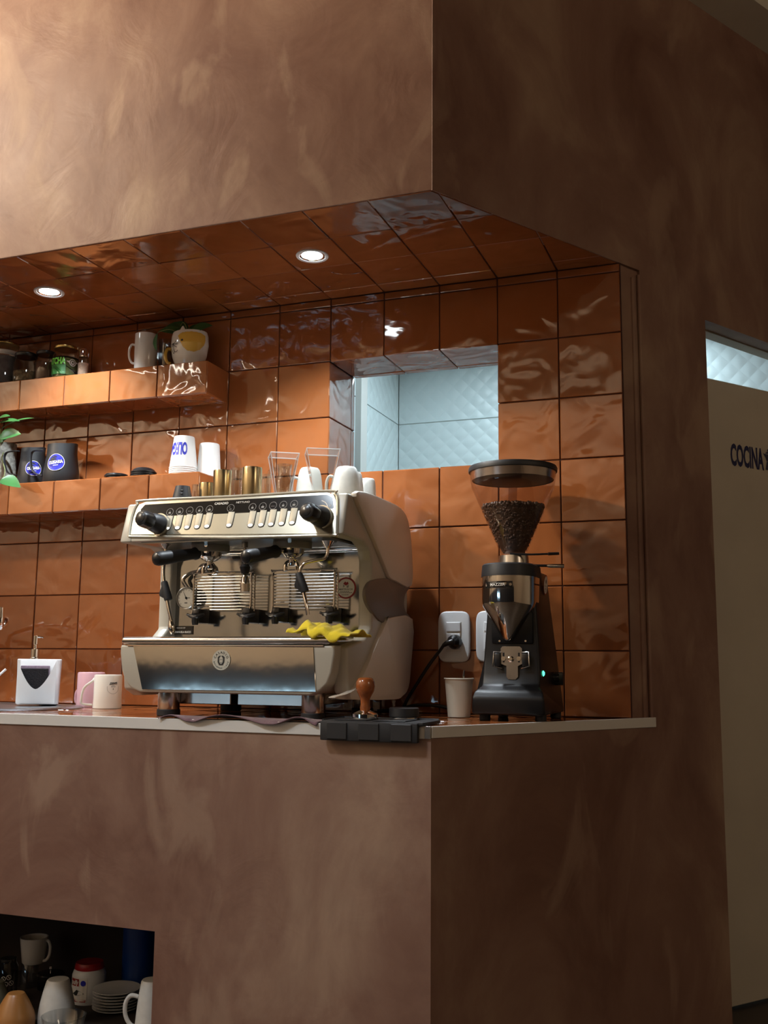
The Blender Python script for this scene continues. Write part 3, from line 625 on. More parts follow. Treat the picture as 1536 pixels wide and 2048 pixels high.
yzp = [(q_.y, q_.z) for q_ in sm_path([(0, atx(u, v, XP).y, atx(u, v, XP).z) for u, v in nt_], 3, closed=True)]
for sgn in (1, -1):
    f = (lambda p, q, t: Vector((t, p, q))) if sgn > 0 else (lambda p, q, t: Vector((2*MX-t, p, q)))
    if sgn < 0: continue
    part('flank_recess', bevel_mb(prism(yzp, f, XP-.016, XP-.004), .003, 2, 40), M['notch'], em)
# control panel on the slanted front
pn = Vector((0, -.120, .036)).normalized(); pp0 = Vector((MX, -.600, .508))-pn*-0.0005
def PP(u, v, off=0.0): return hit(u, v, pp0+pn*off, pn)
FP = frame(pp0, (1, 0, 0), pn); FPi = FP.inverted()
def pl(u, v): q = FPi @ PP(u, v); return q.x, q.y
def panel_plate(pts, t0, t1, bev=.0008):
    return bevel_mb(at(FP, prism([pl(*p) for p in pts], lambda p, q, t: Vector((p, q, t)), t0, t1)), bev, 1)
cp = part('control_panel', panel_plate([(260, 1070), (266, 1036), (277, 1010), (292, 1004), (655, 985), (668, 990), (673, 1003), (672, 1068)], -.002, .002), M['champ'], em)
part('panel_rim', tube(sm_path([PP(*p, .002) for p in ((258, 1073), (264, 1036), (275, 1009), (291, 1001), (480, 992), (656, 982), (670, 988), (676, 1003), (674, 1070))], 5), .0042, 8), M['edge'], cp)
part('lower_rim', tube([PP(258, 1073, .002), PP(460, 1075, .002), PP(674, 1070, .002)], .0042, 8), M['edge'], cp)
part('black_strip', panel_plate([(285, 1032), (282, 1020), (291, 1010), (655, 990), (666, 996), (668, 1017), (655, 1019), (320, 1033)], .0015, .003, .0004), M['blackgl'], cp)
pxm = mpp(PP(460, 1040))
cas = text2d('CASADIO', .0098, .0003, 1.08); net = text2d('NETTUNO', .0086, 0, 1.08)
for t, uv in ((cas, (444, 1008)), (net, (487, 1005.5))):
    x, y = pl(*uv); t.v = [FP @ Vector((x+v.x, y+v.y, .0036)) for v in t.v]
part('brand_lettering', cas, M['print'], cp, smooth=0); part('model_lettering', net, M['print'], cp, smooth=0)
leds = [(336, 1057), (356, 1056), (375, 1055), (395, 1054), (415, 1053), (459, 1051), (502, 1051), (523, 1050), (543, 1049), (564, 1047.5), (585, 1046)]
ics = [(341, 1026), (360.5, 1024.5), (380.5, 1023), (400, 1021.5), (420, 1020), (462.5, 1018), (506, 1016), (526.5, 1014.5), (547, 1013), (567.5, 1011.5), (589, 1010)]
for i, ((lu, lv), (iu, iv)) in enumerate(zip(leds, ics)):
    lx, ly = pl(lu, lv); ix, iy = pl(iu, iv-1)
    w_ = .0105; ty = iy-.0125
    pts = [(lx+.001-w_, ty), (lx+.001+w_, ty), (lx+w_*.95, ly+.002), (lx+w_*.6, ly-.006), (lx, ly-.008), (lx-w_*.6, ly-.006), (lx-w_*.95, ly+.002)]
    cxp = sum(p for p, q in pts)/len(pts); cyp = sum(q for p, q in pts)/len(pts)
    gap = [(p+math.copysign(.0013, p-cxp), q+math.copysign(.0013, q-cyp)) for p, q in pts]
    b = part('button', bevel_mb(at(FP, prism(pts, lambda p, q, t: Vector((p, q, t)), .001, .0042)), .001, 2), M['button'], cp)
    part('button_gap', at(FP, prism(gap, lambda p, q, t: Vector((p, q, t)), .001, .0026)), M['blackmat'], b, smooth=0)
    e = MB().add([(lx+.0072*math.cos(a), ly-.001+.0042*math.sin(a), .0048) for a in [2*math.pi*k/20 for k in range(20)]], [tuple(range(20))])
    part('button_light', at(FP, e), M['led'], b, smooth=0)
    g = ring2d(.0108, .0118, 28); k5 = i % 6 if i < 6 else (i-6)
    if i == 5: g.join(ring2d(.0022, .0030, 14).move(0, -.004, 0)).join(rect2d(-.004, -.003, .001, .006))
    elif k5 == 2:
        for d in (-.004, 0, .004): g.join(circ2d(.0010, d, -.002, 10))
    else:
        n_ = .0042 if k5 in (0, 3) else .0052
        g.join(poly2d([(-n_, .0), (n_, .0), (n_*.6, -.0042), (-n_*.6, -.0042)])).join(rect2d(-n_*1.15, n_*1.15, -.0058, -.0050))
        g.join(rect2d(-.0006, .0006, .0012, .0042))
    g.v = [FP @ Vector((ix+v.x, iy+v.y, .0034)) for v in g.v]
    part('button_icon', g, M['greyprint'], b, smooth=0)
# scale arc by the right knob
g = ring2d(.030, .0325, 14, math.radians(10), math.radians(75)); x, y = pl(636, 1022); g.v = [FP @ Vector((x+v.x, y+v.y, .0036)) for v in g.v]
part('scale_arc', g, M['print'], cp, smooth=0)
g = text2d('2', .009); x, y = pl(662, 1012); g.v = [FP @ Vector((x+v.x, y+v.y, .0036)) for v in g.v]
part('scale_number', g, M['print'], cp, smooth=0)
# steam knobs
def knob(pu, tu, yt):
    a = PP(*pu, .0); b = aty(*tu, yt); d = (b-a).normalized(); L = (b-a).length
    kn = part('steam_knob', tube([a, a+d*L*.15, a+d*L*.45, a+d*L*.55], [.031, .030, .026, .022], 24), M['blackmat'], em)
    F = frame(a, d.orthogonal(), d); prof = [(.020, L*.5), (.0245, L*.54), (.0255, L*.62), (.0250, L*.85), (.0225, L*.95), (.016, L*.985)]
    m = MB(); seg = 36; vs = []; fs = []
    for j, (r, z) in enumerate(prof):
        for k in range(seg):
            an = 2*math.pi*k/seg; rr = r*(1-.07*max(0, math.cos(an*6))**2) if 0 < j < 5 else r
            vs.append((rr*math.cos(an), rr*math.sin(an), z))
    for j in range(len(prof)-1):
        for k in range(seg):
            fs.append((j*seg+k, j*seg+(k+1) % seg, (j+1)*seg+(k+1) % seg, (j+1)*seg+k))
    fs.append(tuple((len(prof)-1)*seg+k for k in range(seg)))
    part('grip', m.add(vs, fs).xf(F), M['blackpl'], kn)
    part('knob_cap', MB().join(lathe(0, 0, [(.0155, L*.98), (.0150, L), (.008, L*1.03), (.0001, L*1.035)], 20)).xf(F), M['blackpl'], kn)
    part('collar', tube([a+d*.001, a+d*.008], [.034, .034], 28), M['edge'], kn)
knob((321, 1050), (280, 1035), -.675); knob((645, 1035), (611, 1021), -.675)
# brew groups with locked portafilters
def group(u, v, hs, he):
    y = -.470; c = aty(u, v, y); x = c.x; z = c.z-.002
    g = part('brew_group', lathe(x, y, [(.050, z+.012), (.068, z+.014), (.071, z+.020), (.068, z+.028), (.052, z+.033)], 36), M['chrome'], em)
    part('group_ring', lathe(x, y, [(.046, z-.012), (.056, z-.012), (.0575, z-.008), (.0575, z+.012), (.046, z+.014)], 36), M['gasket'], g)
    part('bolt', disc((x+.020, y-.056, z+.004), (0, -1, 0), .006, .006, 8), M['chrome'], g)
    part('bell', lathe(x, y+.02, [(.034, z+.014), (.042, z+.022), (.040, z+.030)], 24), M['darksteel'], g)
    pf = part('portafilter', lathe(x, y, [(.012, z-.040), (.022, z-.036), (.033, z-.026), (.035, z-.012), (.044, z-.011), (.044, z-.004)], 32), M['chrome'], em)
    a = aty(*hs, y-.035); b = aty(*he, -.655); d = (b-a).normalized(); L = (b-a).length
    part('neck', tube([Vector((x, y, z-.02)), a, a+d*.01], [.010, .009, .009], 14), M['chrome'], pf)
    part('handle', tube([a+d*(L*t) for t in (0, .05, .10, .16, .35, .65, .9, .97, 1.0)], [.011, .0185, .0195, .0165, .0175, .0195, .0208, .0205, .0185], 24), M['blackmat'], pf)
    part('handle_cap', tube([a+d*(L*1.0), a+d*(L*1.015), a+d*(L*1.05), a+d*(L*1.06)], [.0185, .0180, .010, .002], 24), M['blackpl'], pf)
    part('lug', rbox(x+.004, x+.017, y-.0475, y-.040, z-.018, z-.004, .002, 1), M['chrome'], pf)
    sp = part('spout', lathe(x, y, [(.009, z-.062), (.010, z-.058), (.010, z-.036)], 16), M['chrome'], pf)
    for s in (-1, 1):
        part('spout_arm', tube(sm_path([(x, y, z-.048), (x+s*.012, y-.003, z-.050), (x+s*.019, y-.005, z-.062), (x+s*.019, y-.005, z-.076)], 4), .0062, 10), M['chrome'], sp)
group(421, 1096, (398, 1106), (313, 1118)); group(585, 1089, (556, 1102), (492, 1114))
# steam wands with rubber grips
def wand(pts, y, grip, tip):
    P = [aty(u, v, yy) for u, v, yy in pts]
    wnd = part('steam_wand', tube(sm_path(P, 6), .0050, 12), M['chrome'], em)
    part('ball_joint', lathe(P[0].x, P[0].y, [(.006, P[0].z-.018), (.012, P[0].z-.010), (.016, P[0].z-.004), (.020, P[0].z+.002)], 20), M['chrome'], wnd)
    G = [aty(u, v, y) for u, v in grip]; d = (G[1]-G[0])
    part('rubber_grip', tube([G[0], G[0]+d*.08, G[0]+d*.9, G[1]], [.0085, .0105, .0125, .0115], 16), M['rubber'], wnd)
    part('grip_fin', bevel_mb(prism([(p.x, p.z) for p in (G[0]+d*.1, G[0]+d*.25+Vector((-.010, 0, 0)), G[0]+d*.62+Vector((-.024, 0, 0)), G[0]+d*.78+Vector((-.026, 0, 0)), G[0]+d*.88+Vector((-.016, 0, 0)), G[1])], lambda p, q, t: Vector((p, y+t, q)), -.006, .006), .003, 2), M['rubber'], wnd)
    if tip:
        T = [aty(u, v, y) for u, v in tip]; part('wand_tip', tube(sm_path([T[0], T[0].lerp(T[1], .4), T[0].lerp(T[1], .8), T[1]], 2), [.0055, .0060, .0092, .0098, .0090, .0070, .0050], 14), M['chrome'], wnd)
wand([(331, 1086, -.55), (331, 1112, -.55), (327, 1138, -.56), (328, 1160, -.565), (336, 1210, -.57), (343, 1242, -.57)], -.567, [(328, 1163), (337, 1200)], [(341, 1236), (345, 1268)])
wand([(655, 1084, -.53), (655, 1104, -.53), (648, 1117, -.535), (630, 1121, -.545), (609, 1127, -.555), (600, 1140, -.56), (602, 1160, -.56), (611, 1202, -.57), (616, 1230, -.57)], -.563, [(597, 1146), (610, 1184)], None)
# hot water tap
hw = [aty(490, v, -.53) for v in (1078, 1128, 1148, 1184)]
t = part('water_tap', tube([hw[0], hw[0].lerp(hw[1], .35), hw[0].lerp(hw[1], .36), hw[1]], [.009, .009, .004, .004], 14), M['darksteel'], em)
part('tap_collar', tube([hw[1], hw[1].lerp(hw[2], .3), hw[2]], [.010, .016, .011], 16), M['blackpl'], t)
part('tap_nozzle', tube([hw[2], hw[2].lerp(hw[3], .25), hw[2].lerp(hw[3], .55), hw[2].lerp(hw[3], .56), hw[3]], [.006, .011, .0135, .0145, .0135], 12), M['chrome'], t)
# cup grids on black clamps
def grid(u0, u1, v0, v1, yg):
    a = aty(u0, v0, yg); b = aty(u1, v1, yg); xa, xb, zt, zb = a.x, b.x, a.z, b.z
    g = part('cup_grid', tube(sm_path([(xa-.004, yg, zb-.012), (xa, yg, zb+.01), (xa, yg, zt-.008), (xa+.008, yg, zt), (xb-.008, yg, zt), (xb, yg, zt-.008), (xb, yg, zb+.01), (xb-.008, yg, zb-.016)], 4), .0032, 8), M['chrome'], em)
    n = 12
    for k in range(n):
        z = zt-.010-(zt-zb-.012)*k/(n-1); part('grid_wire', tube([(xa-.001, yg+.006, z), ((xa+xb)/2, yg+.006, z), (xb+.003, yg+.006, z)], .0016, 6), M['chrome'], g)
    part('side_rail', tube([(xb+.006, yg+.012, zt-.006), (xb+.006, yg+.012, (zt+zb)/2), (xb+.006, yg+.012, zb-.004)], .0028, 8), M['chrome'], g)
    for x in (xa+.012, xb-.012):
        c = part('clamp', rbox(x-.013, x+.013, yg-.008, -.345, zb-.040, zb+.004, .005, 2), M['blackpl'], g)
        part('clamp_wing', tube(sm_path([(x-.030, yg-.004, zb-.013), (x-.012, yg-.010, zb-.019), (x+.012, yg-.010, zb-.019), (x+.030, yg-.004, zb-.013)], 4), [.004, .006, .0075, .0075, .006, .004], 10), M['blackpl'], c)
        part('clamp_nose', lathe(x, yg-.006, [(.009, zb-.046), (.011, zb-.036), (.012, zb-.010)], 14), M['blackpl'], c)
grid(389, 501, 1147, 1219, -.405); grid(547, 668, 1142, 1216, -.405)
# pressure gauge
gc = aty(373, 1196, -.375); Fg = frame(gc, (1, 0, 0), (0, -1, 0))
g = part('pressure_gauge', lathe(0, 0, [(.030, -.028), (.034, -.024), (.035, .004), (.032, .006), (.0305, .003)], 32, cap1=False).xf(Fg), M['darksteel'], em)
part('dial', at(Fg, circ2d(.031, seg=32), .002), M['dial'], g, smooth=0)
tk = MB()
for k in range(13):
    a = math.radians(225-22.5*k); m = rect2d(.023, .028, -.0005, .0005).xf(Matrix.Rotation(a, 4, 'Z')); tk.join(m)
tk.join(poly2d([(-.0015, -.006), (.0015, -.006), (.0004, .024), (-.0004, .024)]).xf(Matrix.Rotation(math.radians(28), 4, 'Z'))).join(circ2d(.004)).join(rect2d(-.001, .014, -.001, .001)).join(rect2d(-.005, .005, -.017, -.014))
part('dial_marks', at(Fg, tk, .0026), M['darkprint'], g, smooth=0)
part('gauge_pipe', tube(sm_path([gc+Vector((-.005, .012, .032)), aty(366, 1160, -.365), aty(378, 1148, -.36), aty(396, 1143, -.355), aty(402, 1138, -.35)], 5), .0062, 10), M['steel'], g)
part('pipe_elbow', tube(sm_path([aty(399, 1146, -.37), aty(404, 1136, -.372), aty(412, 1134, -.37), aty(418, 1144, -.365)], 4), .0115, 12), M['chrome'], g)
# maker's plate and service sticker on the splash back
def flat_at(u0, v0, u1, v1, y): a = aty(u0, v0, y); b = aty(u1, v1, y); return a.x, b.x, b.z, a.z
x0, x1, z0, z1 = flat_at(346, 1252, 386, 1269, -.346)
sg = part('maker_plate', box(x0, x1, -.3475, -.345, z0, z1), M['blackgl'], em, smooth=0)
Fs = frame(((x0+x1)/2, -.348, (z0+z1)/2), (1, 0, 0), (0, -1, 0))
t1 = text2d('DESIGN BY', .0065).move(-.006, .007, 0).join(text2d('EMANUELA BUCCI', .0088, .0002, .82).move(0, -.006, 0))
part('plate_lettering', at(Fs, t1), M['print'], sg, smooth=0)
sc = aty(692, 1176, -.346); Fs = frame((sc.x, -.3462, sc.z), (1, 0, 0), (0, -1, 0))
st = part('service_sticker', at(Fs, circ2d(.0325, seg=36)), M['red'], em, smooth=0, label='round white sticker with dark red border')
part('sticker_face', at(Fs, circ2d(.0275, seg=36), .0004), M['print'], st, smooth=0)
part('sticker_mark', at(Fs, poly2d([(-.009, .013), (-.002, .020), (.001, .016), (.006, .019), (.009, .012), (.0, .007)]), .0008), M['red'], st, smooth=0)
part('sticker_mark_grey', at(Fs, poly2d([(-.009, .011), (-.003, .006), (-.009, .001)]).join(poly2d([(.002, .006), (.009, .010), (.009, .002), (.003, .0)])), .0008), M['greyprint'], st, smooth=0)  # grey part of the printed mark
ln = text2d('MARTIN & CIA', .0072, .0001, .95).move(0, -.004, 0)
for k, (w_, z_) in enumerate(((.018, -.0105), (.021, -.0145), (.014, -.0205))):
    for j in range(int(w_/.003)): ln.join(rect2d(-w_+.006*j, -w_+.006*j+.0045, z_-.0008, z_+.0008))
part('sticker_print', at(Fs, ln, .0008), M['darkprint'], st, smooth=0)
# ================================================================== coffee grinder
GX, GY = -0.292, -0.205
gr = thing('coffee_grinder', 'tall black coffee grinder with bean hopper and chrome doser chute', 'grinder', (GX, GY, 0))
gf = GY-0.105      # front face
for x in (GX-.078, GX+.082):
    for y in (GY-.10, GY+.115): part('foot', lathe(x, y, [(.014, 0), (.016, .002), (.016, .022)], 16), M['rubber'], gr)
sidep = [(-.150, .018), (-.152, .066), (-.140, .085), (-.115, .098), (-.105, .130), (-.100, .200), (-.092, .400), (-.088, .428), (.100, .428), (.128, .200), (.140, .018)]
m = MB(); n = len(sidep)
def gw(z): return .104 if z < .072 else (.098 if z < .09 else (.086-.022*(z-.09)/.34))
m.add([(GX+s*gw(z), GY+y, z) for s in (-1, 1) for y, z in sidep], [tuple(range(n))[::-1], tuple(range(n, 2*n))]+[(i, (i+1) % n, n+(i+1) % n, n+i) for i in range(n)])
part('housing', bevel_mb(fix(m), .008, 3, 25), M['blackmet'], gr)
def gx(u, v, y=None): return aty(u, v, gf if y is None else y)
# front cover plate line and screws
a, b = gx(983, 1225), gx(1066, 1287)
cv = part('front_cover', rbox(a.x, b.x, GY-.106, GY-.09, b.z, a.z, .003, 2), M['blackmet'], gr)
for u in (999, 1051): s_ = gx(u, 1282, GY-.107); part('screw', disc((s_.x, GY-.1055, s_.z), (0, -1, 0), .003, .002, 12), M['chrome'], cv)
# portafilter fork plate
c = gx(1023, 1318); fk = part('fork_plate', bevel_mb(prism([(c.x+dx, c.z+dz) for dx, dz in ((-.016, .036), (.026, .036), (.032, .030), (.032, -.014), (.020, -.020), (.020, -.050), (.013, -.058), (-.008, -.058), (-.014, -.050), (-.014, -.020), (-.030, -.014), (-.030, .030), (-.024, .036))], lambda p, q, t: Vector((p, t, q)), GY-.112, GY-.108), .0008, 1), M['steel'], gr)
for s in (-1, 1):
    part('fork_ear', tube([(c.x+.002+s*.028, GY-.113, c.z+.018), (c.x+.002+s*.050, GY-.118, c.z+.020), (c.x+.002+s*.052, GY-.122, c.z-.020), (c.x+.002+s*.028, GY-.114, c.z-.026)], .0022, 6), M['steel'], fk)
    part('fork_pad', rbox(c.x+.002+s*.040-.009, c.x+.002+s*.040+.009, GY-.120, GY-.104, c.z-.020, c.z+.016, .003, 2), M['blackpl'], fk)
    sl = part('slot', rbox(c.x+.001+s*.022-.0028, c.x+.001+s*.022+.0028, GY-.1126, GY-.111, c.z-.010, c.z+.018, .001, 1), M['blackpl'], fk)
    part('slot_screw', disc((c.x+.001+s*.022, GY-.1122, c.z+.001), (0, -1, 0), .0062, .003, 14), M['chrome'], sl)
part('plate_bolt', lathe(0, 0, [(.009, 0), (.009, .002), (.006, .0035), (.005, .008)], 16).xf(frame((c.x, GY-.112, c.z), (1, 0, 0), (0, -1, 0))), M['chrome'], fk)
# chrome doser cone with black cap
dx = gx(1015, 1200, GY-.115).x; dy = GY-.115
zb, zm, zt = aty(1020, 1281, dy-.02).z, aty(1015, 1213, dy).z, aty(1015, 1153, dy).z
def chute_sec(z, rx, ryf, yb, seg=28):
    """D-shaped section: round front, flat back"""
    P = []
    for k in range(seg+1):
        a = math.pi+math.pi*k/seg; P.append((dx+rx*math.cos(a), dy+.02+ryf*math.sin(a), z))
    P += [(dx+rx, yb, z), (dx-rx, yb, z)]; return P
secs = [chute_sec(zb, .012, .030, dy+.022), chute_sec(zb+.010, .020, .040, dy+.024), chute_sec(zm, .0745, .078, GY-.06), chute_sec(zm+.012, .0765, .080, GY-.05), chute_sec(zt, .0775, .082, GY-.04)]
m = MB(); k0 = len(secs[0])
for s in secs: m.v += [Vector(q) for q in s]
for i in range(len(secs)-1):
    for k in range(k0): m.f.append((i*k0+k, i*k0+(k+1) % k0, (i+1)*k0+(k+1) % k0, (i+1)*k0+k))
m.f += [tuple(range(k0))[::-1], tuple((len(secs)-1)*k0+k for k in range(k0))]
ch = part('doser_chute', m, M['chrome'], gr)
ztc = aty(1015, 1128, dy).z
secs = [chute_sec(zt-.001, .0785, .084, GY-.02), chute_sec(zt+.006, .0785, .084, GY-.02), chute_sec(ztc-.004, .076, .080, GY-.02), chute_sec(ztc, .072, .074, GY-.02)]
m = MB()
for s in secs: m.v += [Vector(q) for q in s]
for i in range(len(secs)-1):
    for k in range(k0): m.f.append((i*k0+k, i*k0+(k+1) % k0, (i+1)*k0+(k+1) % k0, (i+1)*k0+k))
m.f += [tuple(range(k0))[::-1], tuple((len(secs)-1)*k0+k for k in range(k0))]
part('doser_cap', m, M['blackmat'], gr)
# name plate wrapped on the chute
zc = aty(1003, 1169, dy-.06).z; rfn = lambda z: .0815; a0 = -math.pi/2-.18
def wrap_c(m, off): return wrap(m, dx, dy+.018, rfn, a0, zc, off)
npl = part('name_plate', wrap_c(subdiv(rect2d(-.040, .044, -.0095, .0095), 3), .0015), M['blackgl'], ch, smooth=0)
t = text2d('MAZZER', .0115, .0002, 1.0).move(.001, 0, 0); part('plate_lettering', wrap_c(t, .0022), M['print'], npl, smooth=0)
for sx_ in (-.036, .038): part('plate_screw', wrap_c(circ2d(.004, sx_, 0, 12), .0024), M['chrome'], npl, smooth=0)
# neck, levers and hopper
nz = .43; hx, hy = GX-.014, GY+.0
part('neck_ring', lathe(hx, hy, [(.050, nz-.002), (.054, nz), (.054, nz+.014), (.046, nz+.018), (.044, aty(1040, 1112, hy).z)], 32), M['steel'], gr)
z0 = aty(1040, 1110, hy).z
la = aty(1062, 1109, hy-.04); lb = aty(1118, 1107, hy-.02)
part('hopper_gate', tube([Vector((hx, hy-.04, z0)), la, la.lerp(lb, .6), la.lerp(lb, .62), lb], [.006, .005, .005, .008, .007], 10, flat=(1, .6)), M['blackpl'], gr)
la = aty(1060, 1131, hy-.045); lb = aty(1128, 1132, hy-.02)
lv = part('grind_lever', tube([Vector((hx, hy-.045, la.z)), la, la.lerp(lb, .52)], [.004, .004, .004], 10), M['blackpl'], gr)
part('lever_tip', tube([la.lerp(lb, .5), la.lerp(lb, .55), lb], [.004, .0055, .0065], 12), M['chrome'], lv)
ztop = aty(1038, 943, hy).z; rt = 86*mpp((hx, hy, ztop)); rb = .043
zl = aty(1038, 975, hy).z; zsk = aty(1038, 961, hy).z
H_R = lambda z: rb+(rt-.006-rb)*min(1, max(0, (z-z0-.015)/(zl-z0-.015)))
prof = [(rb-.008, z0), (rb, z0+.015), (H_R(zl), zl), (rt-.004, zl+.012), (rt, ztop)]
hp = part('hopper', lathe(hx, hy, prof, 48, cap0=False, cap1=False), M['smoke'], gr)
part('hopper_lid', lathe(hx, hy, [(rt-.006, ztop-.004), (rt+.003, ztop-.003), (rt+.004, ztop+.006), (rt+.001, ztop+.013), (rt-.030, ztop+.019), (.001, ztop+.021)], 48), M['blackmat'], gr)
part('lid_skirt', lathe(hx, hy, [(rt-.007, zsk), (rt-.0035, ztop-.004)], 48, cap0=False, cap1=False), M['steel'], gr)
part('lid_plug', lathe(hx, hy, [(.004, zsk-.004), (rt-.030, zsk-.003), (rt-.012, zsk+.001), (rt-.010, zsk+.004)], 40), M['blackmat'], gr)
part('feed_tube', tube([(hx-.006, hy, z0+.02), (hx-.004, hy, (z0+zl)/2), (hx, hy, zl)], .013, 16), thin_glass('smoked_tube', (0.75, 0.70, 0.68), 1.3), gr)
# beans: a body of beans with the outer layer modelled
zbt = aty(1038, 1012, hy).z
part('bean_mass', lathe(hx, hy, [(rb-.012, z0+.006), (rb-.005, z0+.018), (H_R(zbt)-.007, zbt-.006), (H_R(zbt)*.5, zbt-.002), (.001, zbt)], 32), M['bean'], gr)
BV = [(0, 0, -1), (1, 0, 0), (0.25, .8, 0), (-.8, .55, 0), (-.8, -.55, 0), (.25, -.8, 0), (.05, 0, .9)]
bm_ = MB(); rnd = random.Random(3)
def bean(p, q, s=.0058):
    M4 = Matrix.Translation(p) @ q.to_matrix().to_4x4() @ Matrix.Diagonal((s*1.3, s*.9, s*.75, 1)); v = []; f = []
    for j in range(3):
        for k in range(7):
            a = 2*math.pi*k/7; th = math.pi*(j+1)/4; v.append(M4 @ Vector((math.cos(th), math.sin(th)*math.cos(a), math.sin(th)*math.sin(a))))
    v += [M4 @ Vector((1, 0, 0)), M4 @ Vector((-1, 0, 0))]
    for j in range(2):
        for k in range(7): f.append((j*7+k, j*7+(k+1) % 7, (j+1)*7+(k+1) % 7, (j+1)*7+k))
    f += [(21, (k+1) % 7, k) for k in range(7)]+[(22, 14+k, 14+(k+1) % 7) for k in range(7)]
    bm_.add(v, f)
from mathutils import Euler
for _ in range(1500):
    z = z0+.010+(zbt-z0-.012)*math.sqrt(rnd.random()); a = rnd.uniform(0, 2*math.pi); r = H_R(z)-.0085+rnd.uniform(-.003, .0005)
    if z < z0+.016: r = rb-.012
    bean(Vector((hx+r*math.cos(a), hy+r*math.sin(a), z)), Euler((rnd.uniform(0, 6), rnd.uniform(0, 6), rnd.uniform(0, 6))).to_quaternion())
for _ in range(420):
    a = rnd.uniform(0, 2*math.pi); r = math.sqrt(rnd.random())*(H_R(zbt)-.008)
    bean(Vector((hx+r*math.cos(a), hy+r*math.sin(a), zbt-.003*(r/.07)+rnd.uniform(-.001, .003))), Euler((rnd.uniform(0, 6), rnd.uniform(0, 6), rnd.uniform(0, 6))).to_quaternion())
part('coffee_beans', bm_, M['bean'], gr, kind='stuff', smooth=60)
# switch, green lamp and service sticker on the right flank
gside = GX+.083
p = atx(1086, 1347, GX+.084); part('power_light', lathe(0, 0, [(.008, -.004), (.008, .002), (.004, .005)], 16).xf(frame((GX+.0835, p.y, p.z), (0, 1, 0), (1, 0, 0))), M['greenled'], gr)
p = atx(1104, 1355, GX+.084); sw = part('power_switch', lathe(0, 0, [(.018, -.004), (.018, .004), (.014, .014), (.013, .022)], 20).xf(frame((GX+.0835, p.y, p.z), (0, 1, 0), (1, 0, 0))), M['blackpl'], gr)
part('switch_wing', rbox(GX+.090, GX+.118, p.y-.006, p.y+.006, p.z-.022, p.z+.016, .003, 2), M['blackpl'], sw)
p = atx(1090, 1170, GX+.071); Fk = frame((GX+.0715, p.y, p.z), (0, 1, 0), (1, 0, -.065))
st = part('service_sticker', at(Fk, circ2d(.030, seg=32), .0015), M['red'], gr, smooth=0, label='round white sticker with dark red border')
part('sticker_face', at(Fk, circ2d(.0262, seg=32), .002), M['print'], st, smooth=0)
part('sticker_mark', at(Fk, poly2d([(-.007, .012), (0, .018), (.007, .012), (.006, .002), (0, .007), (-.005, .002)]), .0024), M['darkprint'], st, smooth=0)
g = text2d('MARTIN & CIA', .0066, .0001, .9).move(0, -.004, 0)
for w_, z_ in ((.014, -.0105), (.017, -.0145), (.010, -.020)): g.join(rect2d(-w_, w_, z_-.0008, z_+.0008))
part('sticker_print', at(Fk, g, .0024), M['greyprint'], st, smooth=0)
# ================================================================== wall sockets and cables
def socket(u0, u1, v0, v1, label, plugged):
    a, b = aty(u0, v0, 0), aty(u1, v1, 0); t = thing('wall_socket', label, 'socket', ((a.x+b.x)/2, 0, (a.z+b.z)/2), 'white wall sockets')
    pts = []; cx, cz, w_, h_ = (a.x+b.x)/2, (a.z+b.z)/2, (b.x-a.x)/2, (a.z-b.z)/2
    for k in range(32):
        an = 2*math.pi*k/32; c_, s_ = math.cos(an), math.sin(an); pts.append((cx+w_*math.copysign(abs(c_)**.42, c_), cz+h_*math.copysign(abs(s_)**.34, s_)))
    part('face_plate', bevel_mb(prism(pts, lambda p, q, k: Vector((p, k, q)), -.0015, -.013), .005, 3, 60), M['whitepl'], t)
    part('insert', rbox(cx-w_*.47, cx+w_*.47, -.0145, -.012, cz-h_*.58, cz+h_*.58, .001, 1), M['white'], t)
    part('module', rbox(cx-w_*.44, cx+w_*.44, -.0175, -.014, cz+h_*.20, cz+h_*.56, .0015, 1), M['whitepl'], t)
    part('outlet', rbox(cx-w_*.44, cx+w_*.44, -.0165, -.014, cz-h_*.50, cz+h_*.12, .0015, 1), M['whitepl'], t)
    return cx, cz
sx1, sz1 = socket(878, 942, 1223, 1325, 'white double wall socket with a black plug in it', True)
socket(953, 1017, 1222, 1325, 'white wall socket half hidden behind the coffee grinder', False)
pc = aty(908, 1284, -.03)
pg = thing('power_plug', 'black plug and cable in the white socket beside the espresso machine', 'plug', (pc.x, -.02, pc.z))
part('plug_body', tube([(pc.x, -.0172, pc.z), (pc.x, -.024, pc.z), (pc.x-.001, -.036, pc.z), (pc.x-.003, -.046, pc.z-.001)], [.0235, .0235, .0215, .012], 22), M['blackpl'], pg)
part('plug_sleeve', tube([(pc.x-.002, -.040, pc.z), (pc.x-.018, -.048, pc.z-.004), (pc.x-.030, -.050, pc.z-.012)], [.011, .009, .006], 12), M['blackpl'], pg)
cb = [(pc.x-.028, -.050, pc.z-.010)]+[tuple(aty(u, v, y)) for u, v, y in ((880, 1301, -.05), (858, 1330, -.048), (835, 1366, -.045), (815, 1398, -.042), (806, 1416, -.040))]
cb.append((cb[-1][0]-.02, -.042, .012)); cb.append((cb[-1][0]-.06, -.06, .0062))
part('cable', tube(sm_path(cb, 6), .0052, 10), M['cable'], pg)
cb = [tuple(aty(u, v, -.030)) for u, v in ((893, 1415), (870, 1411), (845, 1410), (822, 1412))]
cb = [(-.50, -.03, .0056)]+[(x, y, max(z, .0056)) for x, y, z in cb]+[(cb[-1][0]-.06, -.03, .0058)]
single('loose_cable', tube(sm_path(cb, 6), .0055, 10), M['cable'], 'black cable lying along the wall behind the paper cup', 'cable')
